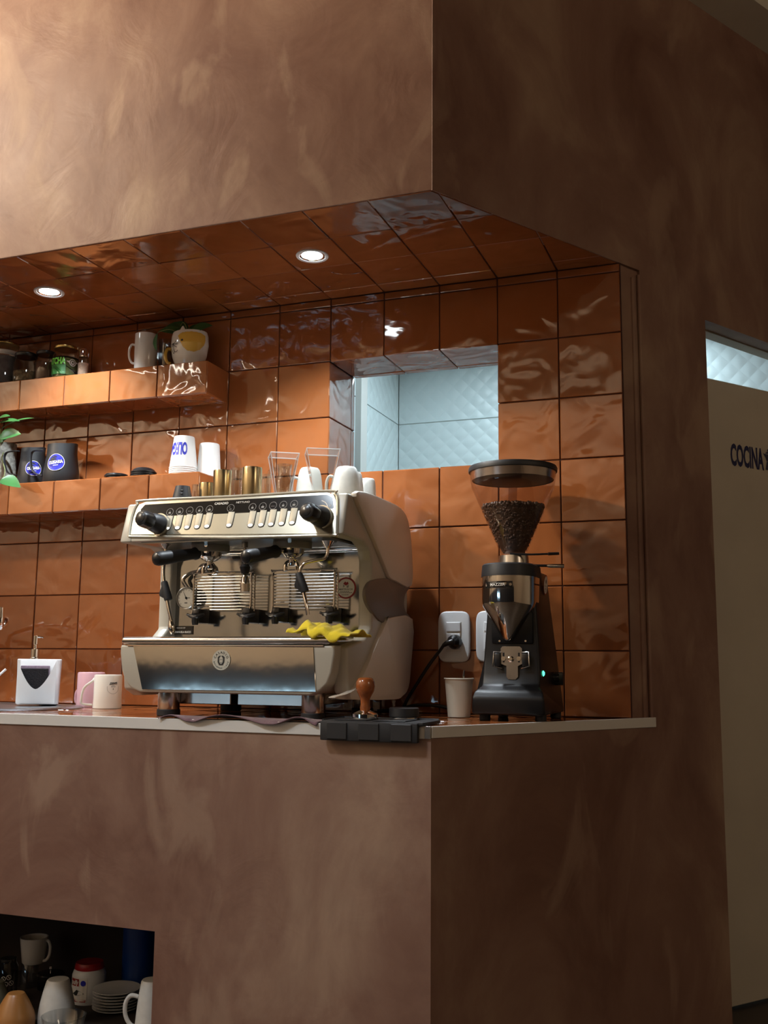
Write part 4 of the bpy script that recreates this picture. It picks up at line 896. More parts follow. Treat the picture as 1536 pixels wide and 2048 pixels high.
# ================================================================== small things
def sprof(prof, n=4): return [(q.x, max(q.z, prof[0][1])) for q in sm_path([(r, 0, z) for r, z in prof], n)]
def cup_handle(x, y, z0, z1, r, side, out, th=.005, ang=None, flat=(1, 1)):
    """a loop handle leaving the wall at angle ang"""
    a = ang; dv = Vector((math.cos(a), math.sin(a), 0)); c = Vector((x, y, 0))
    P = [c+dv*(r-.002)+Vector((0, 0, z1)), c+dv*(r+out*.6)+Vector((0, 0, z1+.002)), c+dv*(r+out)+Vector((0, 0, z1-(z1-z0)*.25)), c+dv*(r+out*.95)+Vector((0, 0, z0+(z1-z0)*.35)), c+dv*(r+out*.5)+Vector((0, 0, z0+.004)), c+dv*(r-.002)+Vector((0, 0, z0))]
    return tube(sm_path(P, 5), th, 10, flat=flat)
def jar(name, u, y, vt, half, lidmat, fillmat, fill, label, lid_h=.014, neck=.86, group='glass jars on the upper shelf'):
    x, h, r = meas(u, y, 1.2012, vt, half); z = 1.2012
    t = thing(name, label, 'jar', (x, y, z), group)
    part('glass_body', lathe(x, y, [(r*.9, z), (r, z+.006), (r, z+h*.66), (r*neck, z+h*.80), (r*neck, z+h-.004)], 32, cap1=False), M['glass'], t)
    part('contents', lathe(x, y, [(r*.86, z+.003), (r*.94, z+.008), (r*.94, z+h*fill*.96), (r*.4, z+h*fill)], 28), fillmat, t)
    part('lid', lathe(x, y, [(r*neck+.002, z+h-lid_h), (r*neck+.003, z+h-lid_h+.002), (r*neck+.003, z+h-.003), (r*neck, z+h), (r*.2, z+h-.001)], 32), lidmat, t)
    return t, x, h, r, z
# --- upper shelf
t, x, h, r, z = jar('storage_jar', 4, -.085, 690, 32, M['gold'], M['teabag'], .70, 'large glass jar of grey tea bags with a gold lid', lid_h=.008)
part('paper_band', lathe(x, y:=-.085, [(r*.90, z+h*.70), (r*.93, z+h*.80)], 28, cap0=False, cap1=False), M['paper'], t)
jar('storage_jar', 49, -.095, 709, 24, M['blackpl'], M['herb'], .40, 'small glass jar of dried herbs with a black lid')
jar('storage_jar', 89, -.080, 705, 20.5, M['blackpl'], M['powder'], .66, 'small glass jar of brown powder with a black lid')
t, x, h, r, z = jar('matcha_jar', 129, -.090, 695, 25.5, M['gold'], mat('matcha_powder', (.12, .16, .05), .9), .62, 'glass jar with green and black MATCHA label and gold lid', lid_h=.012)
ang = math.atan2(CAM.y+.09, CAM.x-x); rf = lambda zz: r
def on_jar(m, off): return wrap(m, x, -.090, rf, ang, z+h*.36, off)
lb = part('label_band', on_jar(subdiv(rect2d(-r*1.35, r*1.35, -h*.27, h*.27), 4), .0008), M['blackmat'], t, smooth=0)
part('label_green', on_jar(subdiv(rect2d(-r*1.30, r*.02, -h*.26, h*.02), 3), .0014), M['matcha'], lb, smooth=0)
w5 = text2d('MATCHA', .034, .0015, .62); xs = [v.x for v in w5.v]; w5.v = [Vector((v.x-max(xs)+r*.02, v.y+h*.12, 0)) for v in w5.v]
part('label_lettering', on_jar(w5, .0018), M['lime'], lb, smooth=0)
em5 = ring2d(.011, .014, 20).join(ring2d(.004, .008, 12)).join(poly2d([(-.024, .004), (-.012, .006), (-.012, -.004)])).join(poly2d([(.024, .004), (.012, .006), (.012, -.004)]))
part('label_emblem', on_jar(em5.move(r*.55, h*.10, 0), .0018), M['print'], lb, smooth=0)
dash = MB().join(rect2d(r*.3, r*.8, -h*.135, -h*.125)).join(rect2d(r*.38, r*.72, -h*.175, -h*.168)); part('label_small_print', on_jar(dash, .0018), M['greyprint'], lb, smooth=0)
x, h, r = meas(165, -.085, 1.2012, 697, 12.5); z = 1.2012
t = thing('salt_shaker', 'small glass shaker of pale salt with a metal cap', 'shaker', (x, -.085, z))
part('glass_body', lathe(x, -.085, [(r*.95, z), (r, z+.004), (r*.92, z+h*.55), (r*.7, z+h*.72)], 10, cap1=False), M['glass'], t)
part('contents', lathe(x, -.085, [(r*.8, z+.004), (r*.8, z+h*.5)], 12), M['salt'], t)
part('cap', lathe(x, -.085, [(r*.74, z+h*.70), (r*.78, z+h*.86), (r*.68, z+h*.96), (r*.3, z+h)], 20), M['chrome'], t)
x, h, r = meas(290, -.095, 1.2012, 671, 22.5)
t = thing('white_mug', 'tall white ceramic mug beside the cat planter', 'mug', (x, -.095, 1.2012))
part('body', vessel(x, -.095, [(r*.92, 1.2012), (r*.97, 1.206), (r, 1.2012+h*.5), (r, 1.2012+h)], .003), M['white'], t)
part('handle', cup_handle(x, -.095, 1.2012+h*.22, 1.2012+h*.72, r, -1, .020, .0042, math.radians(200)), M['white'], t)
x2, h2, r2 = meas(292, -.032, 1.2012, 663, 17)
single('glass_tumbler', vessel(x2, -.028, [(r2*.8, 1.2012), (r2*.83, 1.206), (r2, 1.2012+h2)], .002), M['glass'], 'clear glass tumbler standing behind the white mug', 'glass', group='clear glasses on the upper shelf')
x2, h2, r2 = meas(330, -.045, 1.2012, 682, 15)
single('glass_tumbler', vessel(x2, -.045, [(r2*.85, 1.2012), (r2*.9, 1.206), (r2, 1.2012+h2)], .002, 12), M['glass'], 'clear ribbed glass between the white mug and the cat planter', 'glass', group='clear glasses on the upper shelf')
# cat planter
yc = -.088; x, h, r = meas(378, yc, 1.2012, 668, 40); z = 1.2012
cpn = thing('cat_planter', 'white and mustard cat face planter with a trailing plant', 'planter', (x, yc, z))
ry = .80
prof = [(r*.62, z), (r*.72, z+.004), (r*.90, z+h*.30), (r*.99, z+h*.62), (r*.96, z+h*.88), (r*.90, z+h)]
pot = part('pot', vessel(x, yc, prof, .004, 40, sy=ry), M['white'], cpn)
def prad(zz):
    for (r0, z0_), (r1, z1_) in zip(prof, prof[1:]):
        if z0_ <= zz <= z1_: return r0+(r1-r0)*(zz-z0_)/(z1_-z0_)
    return prof[-1][0]
def on_pot(m, u, v, off):
    """wrap artwork round the oval pot, centred where pixel u,v meets its front"""
    a0 = face_ang(x, yc, prad(z+h*.6), prad(z+h*.6)*ry, z+h*.6, u)
    zc = aty(u, v, yc-r*ry*.8).z; out = MB(); out.f = m.f
    for q in m.v:
        zz = min(max(zc+q.y, z+.002), z+h-.0005); rr = prad(zz)+off; a = a0+q.x/(r*.9); out.v.append(Vector((x+rr*math.cos(a), yc+rr*ry*math.sin(a), zz)))
    return out
pat = [(-.044, .020), (-.030, .028), (0, .030), (.030, .028), (.050, .022), (.050, .008), (.044, -.006), (.030, -.020), (.010, -.027), (-.012, -.024), (-.026, -.012), (-.034, .004)]
pat = [(p*1.12, q*1.30) for p, q in pat]
def inside(px_, py_):
    c_ = False
    for (x1_, y1_), (x2_, y2_) in zip(pat, pat[1:]+pat[:1]):
        if (y1_ > py_) != (y2_ > py_) and px_ < (x2_-x1_)*(py_-y1_)/(y2_-y1_)+x1_: c_ = not c_
    return c_
pm = MB(); ng = 64
for i in range(ng):
    for j in range(ng):
        x_, y_ = -.06+.12*i/ng, -.045+.09*j/ng; d1, d2 = .12/ng, .09/ng
        if inside(x_+d1/2, y_+d2/2): pm.add([(x_, y_, 0), (x_+d1, y_, 0), (x_+d1, y_+d2, 0), (x_, y_+d2, 0)], [(0, 1, 2, 3)])
part('mustard_patch', on_pot(pm, 382, 684, .0008), M['catyellow'], pot, smooth=60)
fa = circ2d(.0040, .004, .008, 14); fa.join(poly2d([(-.034, .004), (-.022, .006), (-.026, -.005)]))
part('eye', on_pot(circ2d(.0042, 0, 0, 14), 364, 682, .0016), M['darkprint'], pot, smooth=0)
part('nose', on_pot(poly2d([(-.0055, .005), (.0055, .006), (.0005, -.006)]), 347, 690, .0016), M['darkprint'], pot, smooth=0)
wk = MB()
def stroke(pts, w=.0010):
    P = sm_path([(p, q, 0) for p, q in pts], 4); m = MB()
    for a, b in zip(P, P[1:]):
        d = (b-a); n_ = Vector((-d.y, d.x, 0)).normalized()*w; m.add([a-n_, b-n_, b+n_, a+n_], [(0, 1, 2, 3)])
    return m
for pts in ([(0, -.005), (.0005, -.016), (.004, -.026), (.0, -.031), (-.006, -.028), (-.008, -.018)], [(.001, -.016), (.006, -.026), (.014, -.028), (.020, -.022)], [(.006, .001), (.022, .0)], [(.006, .004), (.016, .013)], [(.006, -.004), (.018, -.012)], [(-.005, -.002), (-.014, -.006)], [(-.005, .002), (-.014, .003)]):
    wk.join(stroke(pts))
part('whiskers', on_pot(wk, 347, 690, .0016), M['darkprint'], pot, smooth=0)
ea = aty(365, 668, yc-r*ry*.7); part('ear', bevel_mb(prism([(ea.x-.018, z+h-.006), (ea.x+.016, z+h-.006), (ea.x+.003, z+h+.018), (ea.x-.002, z+h+.018)], lambda p, q, k: Vector((p, k, q)), yc-r*ry*.72, yc-r*ry*.62), .002, 2), M['white'], pot)
part('ear', bevel_mb(prism([(ea.x-.050, z+h-.006), (ea.x-.028, z+h-.006), (ea.x-.040, z+h+.014)], lambda p, q, k: Vector((p, k, q)), yc-.010, yc+.0), .002, 2), M['white'], pot)
part('tail', cup_handle(x-.003, yc-.01, z+h*.10, z+h*.52, r*.86, -1, .018, .006, math.radians(195)), M['catyellow'], pot)
part('soil', lathe(x, yc, [(r*.86, z+h*.80), (r*.4, z+h*.84)], 24, sy=ry), M['soil'], cpn)
def leaf(base, tip, width, up=(0, 0, 1), bend=.0, fold=.25, n=8):
    b, t = Vector(base), Vector(tip); d = t-b; L = d.length; s = d.cross(Vector(up)).normalized(); nn = s.cross(d).normalized(); m = MB()
    for i in range(n+1):
        k = i/n; c = b+d*k+nn*(bend*L*4*k*(1-k)); w_ = width*(math.sin(math.pi*min(1, k**.75))**.8)*.5 if 0 < k < 1 else .0004
        m.v += [c-s*w_+nn*(fold*w_), c, c+s*w_+nn*(fold*w_)]
    for i in range(n):
        for j in range(2): m.f.append((i*3+j, i*3+j+1, i*3+j+4, i*3+j+3))
    th = MB(); o = len(m.v); th.v = m.v+[q-nn*.0006 for q in m.v]; th.f = m.f+[tuple(i+o for i in reversed(f)) for f in m.f]; return th
c = Vector((x, yc, z+h*.82))
for (bu, bv, tu, tv, yy, wd) in (((380), 668, 425, 651, -.10, .048), (366, 666, 318, 662, -.12, .040), (376, 664, 350, 645, -.07, .040), (385, 668, 402, 648, -.05, .045), (370, 660, 330, 655, -.06, .045), (388, 670, 418, 676, -.05, .04)):
    b, tt = aty(bu, bv, yc), aty(tu, tv, yy)
    part('leaf', leaf(b, tt, wd, (0.1, -.9, .5), .08), M['leaf'], cpn)
    part('stem', tube(sm_path([c, c.lerp(b, .6)+Vector((0, 0, .006)), b], 3), .0018, 6), M['stem'], cpn)
b, tt = aty(316, 665, -.13), aty(313, 701, -.15)
part('leaf', leaf(b, tt, .036, (-.6, -.8, .2), .06), M['leaf2'], cpn)
part('stem', tube(sm_path([c, aty(345, 660, -.12), aty(326, 661, -.135), b], 4), .0018, 6), M['stem'], cpn)
part('stem', tube(sm_path([c, aty(372, 652, -.09), aty(366, 645, -.09), aty(362, 652, -.09)], 4), .0022, 6), M['stem'], cpn)
# --- lower shelf
ZL = .8012
PY = -.048; x, h, r = meas(4, PY, ZL, 889, 24)
pt = thing('potted_plant', 'leafy green plant in a grey knitted pot', 'plant', (x, PY, ZL))
part('pot', vessel(x, PY, [(r*.80, ZL), (r*.9, ZL+.01), (r, ZL+h*.4), (r*.95, ZL+h)], .004, 28), M['knit'], pt)
part('soil', lathe(x, PY, [(r*.90, ZL+h*.86), (r*.3, ZL+h*.90)], 20), M['soil'], pt)
c = Vector((x, PY, ZL+h*.88))
for bu, bv, tu, tv, yy, wd, up_ in ((2, 858, 68, 836, -.205, .030, (.2, -.5, .8)), (-6, 848, 40, 842, -.215, .034, (.2, -.6, .7)), (0, 872, 42, 868, -.20, .050, (.2, -.9, .3)), (-8, 886, 38, 862, -.19, .040, (.2, -.9, .3)), (4, 957, 41, 975, -.245, .052, (.3, -.8, .5)), (-10, 843, 20, 832, -.21, .04, (.2, -.6, .7)), (-14, 870, -50, 840, -.21, .05, (0, -.8, .5)), (-12, 880, -60, 880, -.16, .05, (0, -.8, .5))):
    b, tt = aty(bu, bv, yy+.02), aty(tu, tv, yy)
    part('leaf', leaf(b, tt, wd, up_, .05), M['leaf2'], pt)
    part('stem', tube(sm_path([c, c.lerp(b, .5)+Vector((0, -.01, .02))] + ([Vector((b.x-.02, -.190, ZL+.05)), Vector((b.x-.01, -.205, ZL+.02))] if bv > 950 else []) + [b], 4), .0018, 6), M['stem'], pt)
def pitcher(u, y, vt, half, hv, label, hu, sticker):
    x, h, r = meas(u, y, ZL, vt, half); t = thing('milk_pitcher', label, 'pitcher', (x, y, ZL), 'black milk pitchers on the lower shelf')
    prof = [(r*.97, ZL), (r, ZL+.004), (r*.98, ZL+h*.3), (r*.84, ZL+h*.75), (r*.82, ZL+h*.97)]
    m = vessel(x, y, prof, .0015, 40)
    for v in m.v:      # pull a pouring lip
        if v.z > ZL+h*.6:
            k = (v.z-ZL-h*.6)/(h*.4); an = math.atan2(v.y-y, v.x-x); wgt = max(0, math.cos(an-math.radians(-8)))**8*k*k; v.x += .016*wgt; v.z += .004*wgt
    part('body', m, M['blackmat'], t)
    P = [aty(a, b, y-hv) for a, b in hu]; part('handle', tube(sm_path(P, 5), .0040, 10, flat=(1.5, .7)), M['blackmat'], t)
    su, sv, sr = sticker; rr = sr*mpp((x, y, ZL)); zc = aty(su, sv, y-r*.9).z; sx = xat(su, y-r*.9, zc)
    pr_ = lambda zz: r*(.98+(.84-.98)*min(1, max(0, ((zz-ZL)/h-.3)/.45))) if zz > ZL+h*.3 else r*.99
    an = face_ang(x, y, pr_(zc), pr_(zc), zc, su)
    rot = Matrix.Rotation(math.radians(8), 4, 'Z')
    st = part('sticker', wrap(subdiv(circ2d(rr, seg=28), 3), x, y, pr_, an, zc, .0008), M['blue'], t, smooth=0, label='round royal blue sticker lettered OLEGARIA')
    tx = text2d('OLEGARIA', rr*.52, rr*.018, .66).xf(rot); part('sticker_lettering', wrap(tx, x, y, pr_, an, zc, .0016), M['print'], st, smooth=0)
    ds = MB()
    for k in range(4): ds.join(rect2d(-rr*.28+rr*.15*k, -rr*.28+rr*.15*k+rr*.11, -rr*.40, -rr*.33))
    part('sticker_small_print', wrap(ds.xf(rot), x, y, pr_, an, zc, .0016), M['print'], st, smooth=0)
    part('sticker_rim', wrap(ring2d(rr*.985, rr*1.03, 32), x, y, pr_, an, zc, .0012), M['print'], st, smooth=0)
pitcher(62, -.062, 897, 28, .035, 'black milk pitcher with blue OLEGARIA sticker beside the potted plant', ((38, 902), (16, 904), (9, 914), (11, 935), (18, 947), (34, 950)), (67, 935, 15))
pitcher(121, -.108, 890, 35, .03, 'black milk pitcher with blue OLEGARIA sticker beside the stacked lids', ((88, 901), (68, 902), (62, 912), (63, 935), (70, 946), (85, 952)), (111, 924, 17))
def lid(u, y, z, half, dome, name, label, grp):
    x = xat(u, y, z); r = half*mpp((x, y, z)); hh = .022 if dome else .011
    prof = [(r*.96, z), (r, z+.001), (r, z+.005), (r*.93, z+.0065)]+([(r*.80, z+.0145), (r*.58, z+.020), (r*.2, z+.022)] if dome else [(r*.90, z+.010), (r*.86, z+.011), (r*.84, z+.0085), (r*.2, z+.0085)])
    return single(name, lathe(x, y, prof, 36), M['blackpl'], label, 'lid', group=grp), hh
lid(233, -.105, ZL, 24, False, 'cup_lid', 'flat black cup lid at the bottom of its pair by the pitchers', 'flat black lids')
lid(233, -.105, ZL+.0112, 24, False, 'cup_lid', 'flat black cup lid on top of its pair by the pitchers', 'flat black lids')
for k in range(4):
    xk = xat(287, -.10, ZL); rk = 25.5*mpp((xk, -.10, ZL)); zk = ZL+.0068*k
    pr5 = [(rk*.96, zk), (rk, zk+.001), (rk, zk+.0045), (rk*.94, zk+.0064)]
    if k == 3: pr5 += [(rk*.82, zk+.013), (rk*.60, zk+.0185), (rk*.2, zk+.0205)]
    single('domed_lid', lathe(xk, -.10, pr5, 36), M['blackpl'], 'domed black cup lid on top of its stack' if k == 3 else ['black lid at the very bottom of the domed lid stack', 'black lid second from the bottom of the domed lid stack', 'black lid just under the top of the domed lid stack'][k], 'lid', group='stack of domed black lids')
def paper_cup(x, y, z, h, r0, r1, mt, inv=True):
    if inv: return upturned(x, y, [(r0*1.03, z), (r0*1.04, z+.003), (r0, z+.005), (r1, z+h-.003), (r1*.97, z+h)], .0015, 36)
x, h, r = meas(366, -.10, ZL, 875, 28); r1 = 20.5*mpp((x, -.10, ZL))
for k in range(5):
    last = k == 4; z = ZL+.0068*k; hh = h-.0068*4
    if last:
        t = thing('paper_cup', 'white paper cup with blue OLEGARIA print on top of its upturned stack', 'cup', (x, -.10, z), 'upturned paper cups on the lower shelf')
        part('body', paper_cup(x, -.10, z, hh, r*.98, r1, None), M['paper'], t)
        rfn2 = lambda zz: r*.98+(r1-r*.98)*min(1, max(0, (zz-z)/hh))
        an = face_ang(x, -.10, r*.9, r*.9, z+hh*.6, 366)
        tx = text2d('OLEGARIA', .060, .0026, .36).xf(Matrix.Rotation(math.pi, 4, 'Z')); xs = [v.x for v in tx.v]
        tx = MB().add([(v.x-(max(xs)-.015), v.y, 0) for v in tx.v], tx.f)
        part('cup_lettering', wrap(tx, x, -.10, rfn2, an, z+hh*.60, .0008), M['blue'], t, smooth=0)
    else:
        single('paper_cup', upturned(x, -.10, [(r*1.01, z), (r*1.02, z+.003), (r*.985, z+.0055), (r*.975, z+.0066)], .0012, 36), M['paper'], ['white paper cup at the very bottom of the upturned OLEGARIA stack', 'white paper cup second from the bottom of the upturned OLEGARIA stack', 'white paper cup in the middle of the upturned OLEGARIA stack', 'white paper cup just under the top one of the upturned OLEGARIA stack'][k], 'cup', group='upturned paper cups on the lower shelf')
x, h, r = meas(417, -.052, ZL, 889, 25); r1 = 19.5*mpp((x, -.052, ZL))
single('paper_cup', upturned(x, -.052, [(r, ZL), (r*1.01, ZL+.003), (r*.97, ZL+.005), (r1*1.02, ZL+h-.004), (r1*.98, ZL+h)], .0015, 36), M['paper'], 'plain white upturned paper cup at the end of the lower shelf', 'cup', group='upturned paper cups on the lower shelf')
# --- on top of the espresso machine
ZT = .6304
x, h, r = meas(364, -.46, ZT, 973, 23)
t = thing('black_cup', 'upturned black cup with a ribbed band on the espresso machine', 'cup', (x, -.46, ZT))
part('body', upturned(x, -.46, [(r, ZT), (r, ZT+.002), (r*.62, ZT+h)], .003, 28), M['blackmat'], t)
for k in range(5): part('rib', rbox(x+.006, x+.016, -.46-r*(.98-.065*k), -.46-r*(.80-.065*k), ZT+.004+h*.16*k, ZT+.008+h*.16*k, .001, 1), M['blackpl'], t)
x, h, r = meas(393, -.40, ZT, 970, 13)
single('shot_glass', upturned(x, -.40, [(r, ZT), (r*.95, ZT+h*.5), (r*.8, ZT+h)], .003, 12), M['glass'], 'small clear shot glass beside the upturned black cup', 'glass')
def brass(u, y, vt, half, label):
    x, h, r = meas(u, y, ZT, vt, half)
    single('brass_tumbler', vessel(x, y, [(r*.97, ZT), (r, ZT+.003), (r, ZT+h-.002), (r*.985, ZT+h)], .0015, 36), M['brass'], label, 'tumbler', group='brass tumblers on the espresso machine')
brass(414, -.42, 967, 17, 'short brass tumbler beside the upturned black cup')
brass(444, -.48, 942, 19, 'tall brass tumbler beside the short brass tumbler')
brass(503, -.48, 936, 20, 'tall brass tumbler beside the square clear containers')
def tumbler(u, y, vt, half, label):
    x, h, r = meas(u, y, ZT, vt, half)
    single('glass_tumbler', vessel(x, y, [(r*.82, ZT), (r*.86, ZT+.004), (r, ZT+h)], .002, 28), M['glass'], label, 'glass', group='clear tumblers on the espresso machine')
tumbler(474, -.38, 938, 15, 'clear glass tumbler between the two tall brass tumblers')
tumbler(531, -.27, 950, 12, 'clear glass tumbler behind the square containers')
# glass jug with loop handle
x, h, r = meas(567, -.295, ZT, 930, 21)
t = thing('glass_jug', 'clear glass jug with a loop handle behind the square container', 'jug', (x, -.295, ZT))
part('body', vessel(x, -.295, [(r*.85, ZT), (r, ZT+h*.2), (r*.9, ZT+h*.6), (r*.65, ZT+h*.8), (r*.75, ZT+h)], .003, 28), M['glass'], t)
part('handle', cup_handle(x, -.295, ZT+h*.15, ZT+h*.88, r*.85, -1, .022, .006, math.radians(215)), M['glass'], t)
def clear_white_mix(name, k):  # transparent with a share of white diffuse mixed in
    m = bpy.data.materials.new(name); m.use_nodes = True; nt = m.node_tree; nt.nodes.clear()
    out = nt.nodes.new('ShaderNodeOutputMaterial'); mx = nt.nodes.new('ShaderNodeMixShader'); mx.inputs[0].default_value = k
    tr = nt.nodes.new('ShaderNodeBsdfTransparent'); df = nt.nodes.new('ShaderNodeBsdfDiffuse'); df.inputs[0].default_value = (.9, .93, .95, 1)
    nt.links.new(tr.outputs[0], mx.inputs[1]); nt.links.new(df.outputs[0], mx.inputs[2]); nt.links.new(mx.outputs[0], out.inputs[0]); return m
EDGE = clear_white_mix('acrylic_edge_gleam', .45)  # white in the colour stands for light piped to the acrylic edges
def square_tub(u, y, vt, htop, hbot, rot, label):
    x, h, _ = meas(u, y, ZT, vt, 10); s = mpp((x, y, ZT)); a, b = htop*s, hbot*s; th = .002
    t = thing('square_container', label, 'container', (x, y, ZT), 'square clear containers')
    m = MB(); R = Matrix.Rotation(rot, 3, 'Z')
    def ringp(k, z, d): return [Vector((x, y, z))+R @ Vector((sx*(k-d), sy*(k-d), 0)) for sx, sy in ((-1, -1), (1, -1), (1, 1), (-1, 1))]
    for k, z, d in ((b, ZT, 0), (a, ZT+h, 0), (a, ZT+h, th), (b, ZT+th, th)): m.v += ringp(k, z, d)
    for i in range(3):
        for k in range(4): m.f.append((i*4+k, i*4+(k+1) % 4, (i+1)*4+(k+1) % 4, (i+1)*4+k))
    m.f += [(3, 2, 1, 0), (12, 13, 14, 15)]
    part('walls', m, M['acrylic'], t, smooth=0)
    tp_ = MB(); tp_.v = ringp(a, ZT+h-.0005, th)+ringp(a, ZT+h-.003, th); tp_.f = [(0, 1, 2, 3), (7, 6, 5, 4)]+[(k, (k+1) % 4, 4+(k+1) % 4, 4+k) for k in range(4)]
    part('top', tp_, clear_white_mix('acrylic_top', .10), t, smooth=0)
    rim = ringp(a, ZT+h, th/2); part('rim', tube(rim, .0016, 6, closed=True), EDGE, t)
    for k in range(4): part('corner', tube([ringp(b, ZT, th/2)[k], ringp(a, ZT+h, th/2)[k]], .0012, 5), EDGE, t)
square_tub(565, -.43, 911, 29, 12, math.radians(32), 'clear square tapered container beside the tall brass tumbler')
square_tub(643, -.455, 904, 34, 14, math.radians(28), 'clear square tapered container in front of the upturned white cups')
def wcup(u, y, vt, half, top, label, mt, handle=None):
    x, h, r = meas(u, y, ZT, vt, half); t = thing('upturned_cup', label, 'cup', (x, y, ZT), 'upturned cups on the espresso machine')
    part('body', upturned(x, y, sprof([(r, ZT), (r, ZT+.004), (r*.97, ZT+h*.35), (r*(.45+top*.55), ZT+h*.78), (r*top, ZT+h*.96)])+[(r*top*.86, ZT+h)], .003, 36), mt, t)
    if handle is not None: part('handle', cup_handle(x, y, ZT+h*.15, ZT+h*.75, r*.86, 1, .020, .0045, handle), mt, t)
wcup(618, -.235, 937, 29, .68, 'upturned white cup behind the clear square container', M['stone'], math.radians(215))
wcup(692, -.315, 935, 31, .66, 'large upturned white cup at the end of the espresso machine', M['stone'], math.radians(200))
wcup(708, -.205, 945, 20, .7, 'upturned white cup half hidden behind the large white cup', M['stone'])
wcup(734, -.135, 958, 19, .78, 'upturned cup of white stoneware speckled with grey', M['stone'])
sp = MB(); o = [q for q in bpy.data.objects if q.name.startswith('upturned_cup')][-1]; bx = BASE[o.name]; rr = 21*mpp(bx)
rs = random.Random(5)
for k in range(60):
    a = rs.uniform(-3.0, .2); zz = rs.uniform(.008, .055); rad = rr*(1.005-.20*max(0, (zz-.024)/.05)); c = Vector((bx.x+rad*math.cos(a), bx.y+rad*math.sin(a), ZT+zz))
    sp.join(at(frame(c, (-math.sin(a), math.cos(a), 0), (math.cos(a), math.sin(a), .1)), circ2d(rs.uniform(.0004, .0010), seg=6), .0012))
part('speckles', sp, M['greyprint'], o, smooth=0, kind='stuff')
# --- counter: sink end
sx0, sy0 = -2.28, -.36
sk = thing('sink', 'grey steel sink rim let into the worktop', 'sink', (sx0, sy0, 0))
ra, rb_ = .52, .235
m = MB(); seg = 48
for (k, z) in ((1.0, .0012), (.985, .0065), (.93, .0065), (.90, .001), (.86, .0008)):
    for i in range(seg):
        a = 2*math.pi*i/seg; c_, s_ = math.cos(a), math.sin(a); m.v.append(Vector((sx0+ra*k*math.copysign(abs(c_)**.6, c_), sy0+rb_*(1-(1-k)*2)*math.copysign(abs(s_)**.6, s_), z)))
for i in range(4):
    for k in range(seg): m.f.append((i*seg+k, i*seg+(k+1) % seg, (i+1)*seg+(k+1) % seg, (i+1)*seg+k))
m.f.append(tuple(range(seg))[::-1]); m.f.append(tuple(4*seg+k for k in range(seg)))
part('rim', m, mat('satin_sink_steel', (.36, .37, .39), .3, 1.0), sk)
# faucet: only its spout tip enters the picture
fx = xat(-60, -.10, 0); ft = thing('faucet', 'chrome faucet with a bent spout over the sink', 'faucet', (fx, -.10, .001))
ftip = aty(0, 1252, -.26)
part('column', lathe(fx, -.10, [(.024, .0015), (.024, .012), (.016, .018), (.015, .20)], 20), M['chrome'], ft)
part('spout', tube(sm_path([(fx, -.10, .19), (fx+.01, -.11, .27), (ftip.x-.03, -.20, .30), (ftip.x-.005, -.25, .27), (ftip.x-.002, -.26, ftip.z+.06)], 6), .010, 14), M['chrome'], ft)
part('aerator', lathe(ftip.x, -.26, [(.011, ftip.z), (.013, ftip.z+.003), (.013, ftip.z+.035), (.011, ftip.z+.065)], 18), M['chrome'], ft)
a_, b_ = aty(-8, 1356, -.40), aty(12, 1338, -.38)
d_ = (a_-b_); e_ = b_+d_*((b_.z-.012)/max(1e-3, (b_.z-a_.z))) if b_.z > a_.z else a_
single('spoon_handle', tube([b_, b_.lerp(e_, .5), e_], [.004, .0045, .005], 10), M['whitepl'], 'white spoon handle leaning out of the sink', 'spoon')
# soap dispenser with sponge pocket
yd = -.20; xd, h, _ = meas(75, yd, .0068, 1318, 10); s_ = mpp((xd, yd, 0)); wb, wt_ = 42*s_, 43.5*s_; z = .0068
RD = Matrix.Translation((xd, yd, 0)) @ Matrix.Rotation(math.radians(34), 4, 'Z') @ Matrix.Translation((-xd, -yd, 0))
sd = thing('soap_dispenser', 'white soap dispenser with a sponge pocket and chrome pump', 'dispenser', (xd, yd, z))
def rrect(cx, cy, wx, wy, z, n=36, e=.35):
    P = []
    for k in range(n):
        a = 2*math.pi*k/n; c_, q_ = math.cos(a), math.sin(a); P.append(Vector((cx+wx*math.copysign(abs(c_)**e, c_), cy+wy*math.copysign(abs(q_)**e, q_), z)))
    return P
m = MB(); lv = [(wb*.93, .036, z), (wb*.95, .038, z+.004), ((wb+wt_)*.475, .037, z+h*.5), (wt_*.97, .035, z+h-.003), (wt_*.94, .033, z+h)]
for wx, wy, zz in lv: m.v += rrect(xd, yd, wx, wy, zz)
for i in range(len(lv)-1):
    for k in range(36): m.f.append((i*36+k, i*36+(k+1) % 36, (i+1)*36+(k+1) % 36, (i+1)*36+k))
m.f += [tuple(range(36))[::-1], tuple((len(lv)-1)*36+k for k in range(36))]
part('body', m.xf(RD), M['whitepl'], sd)
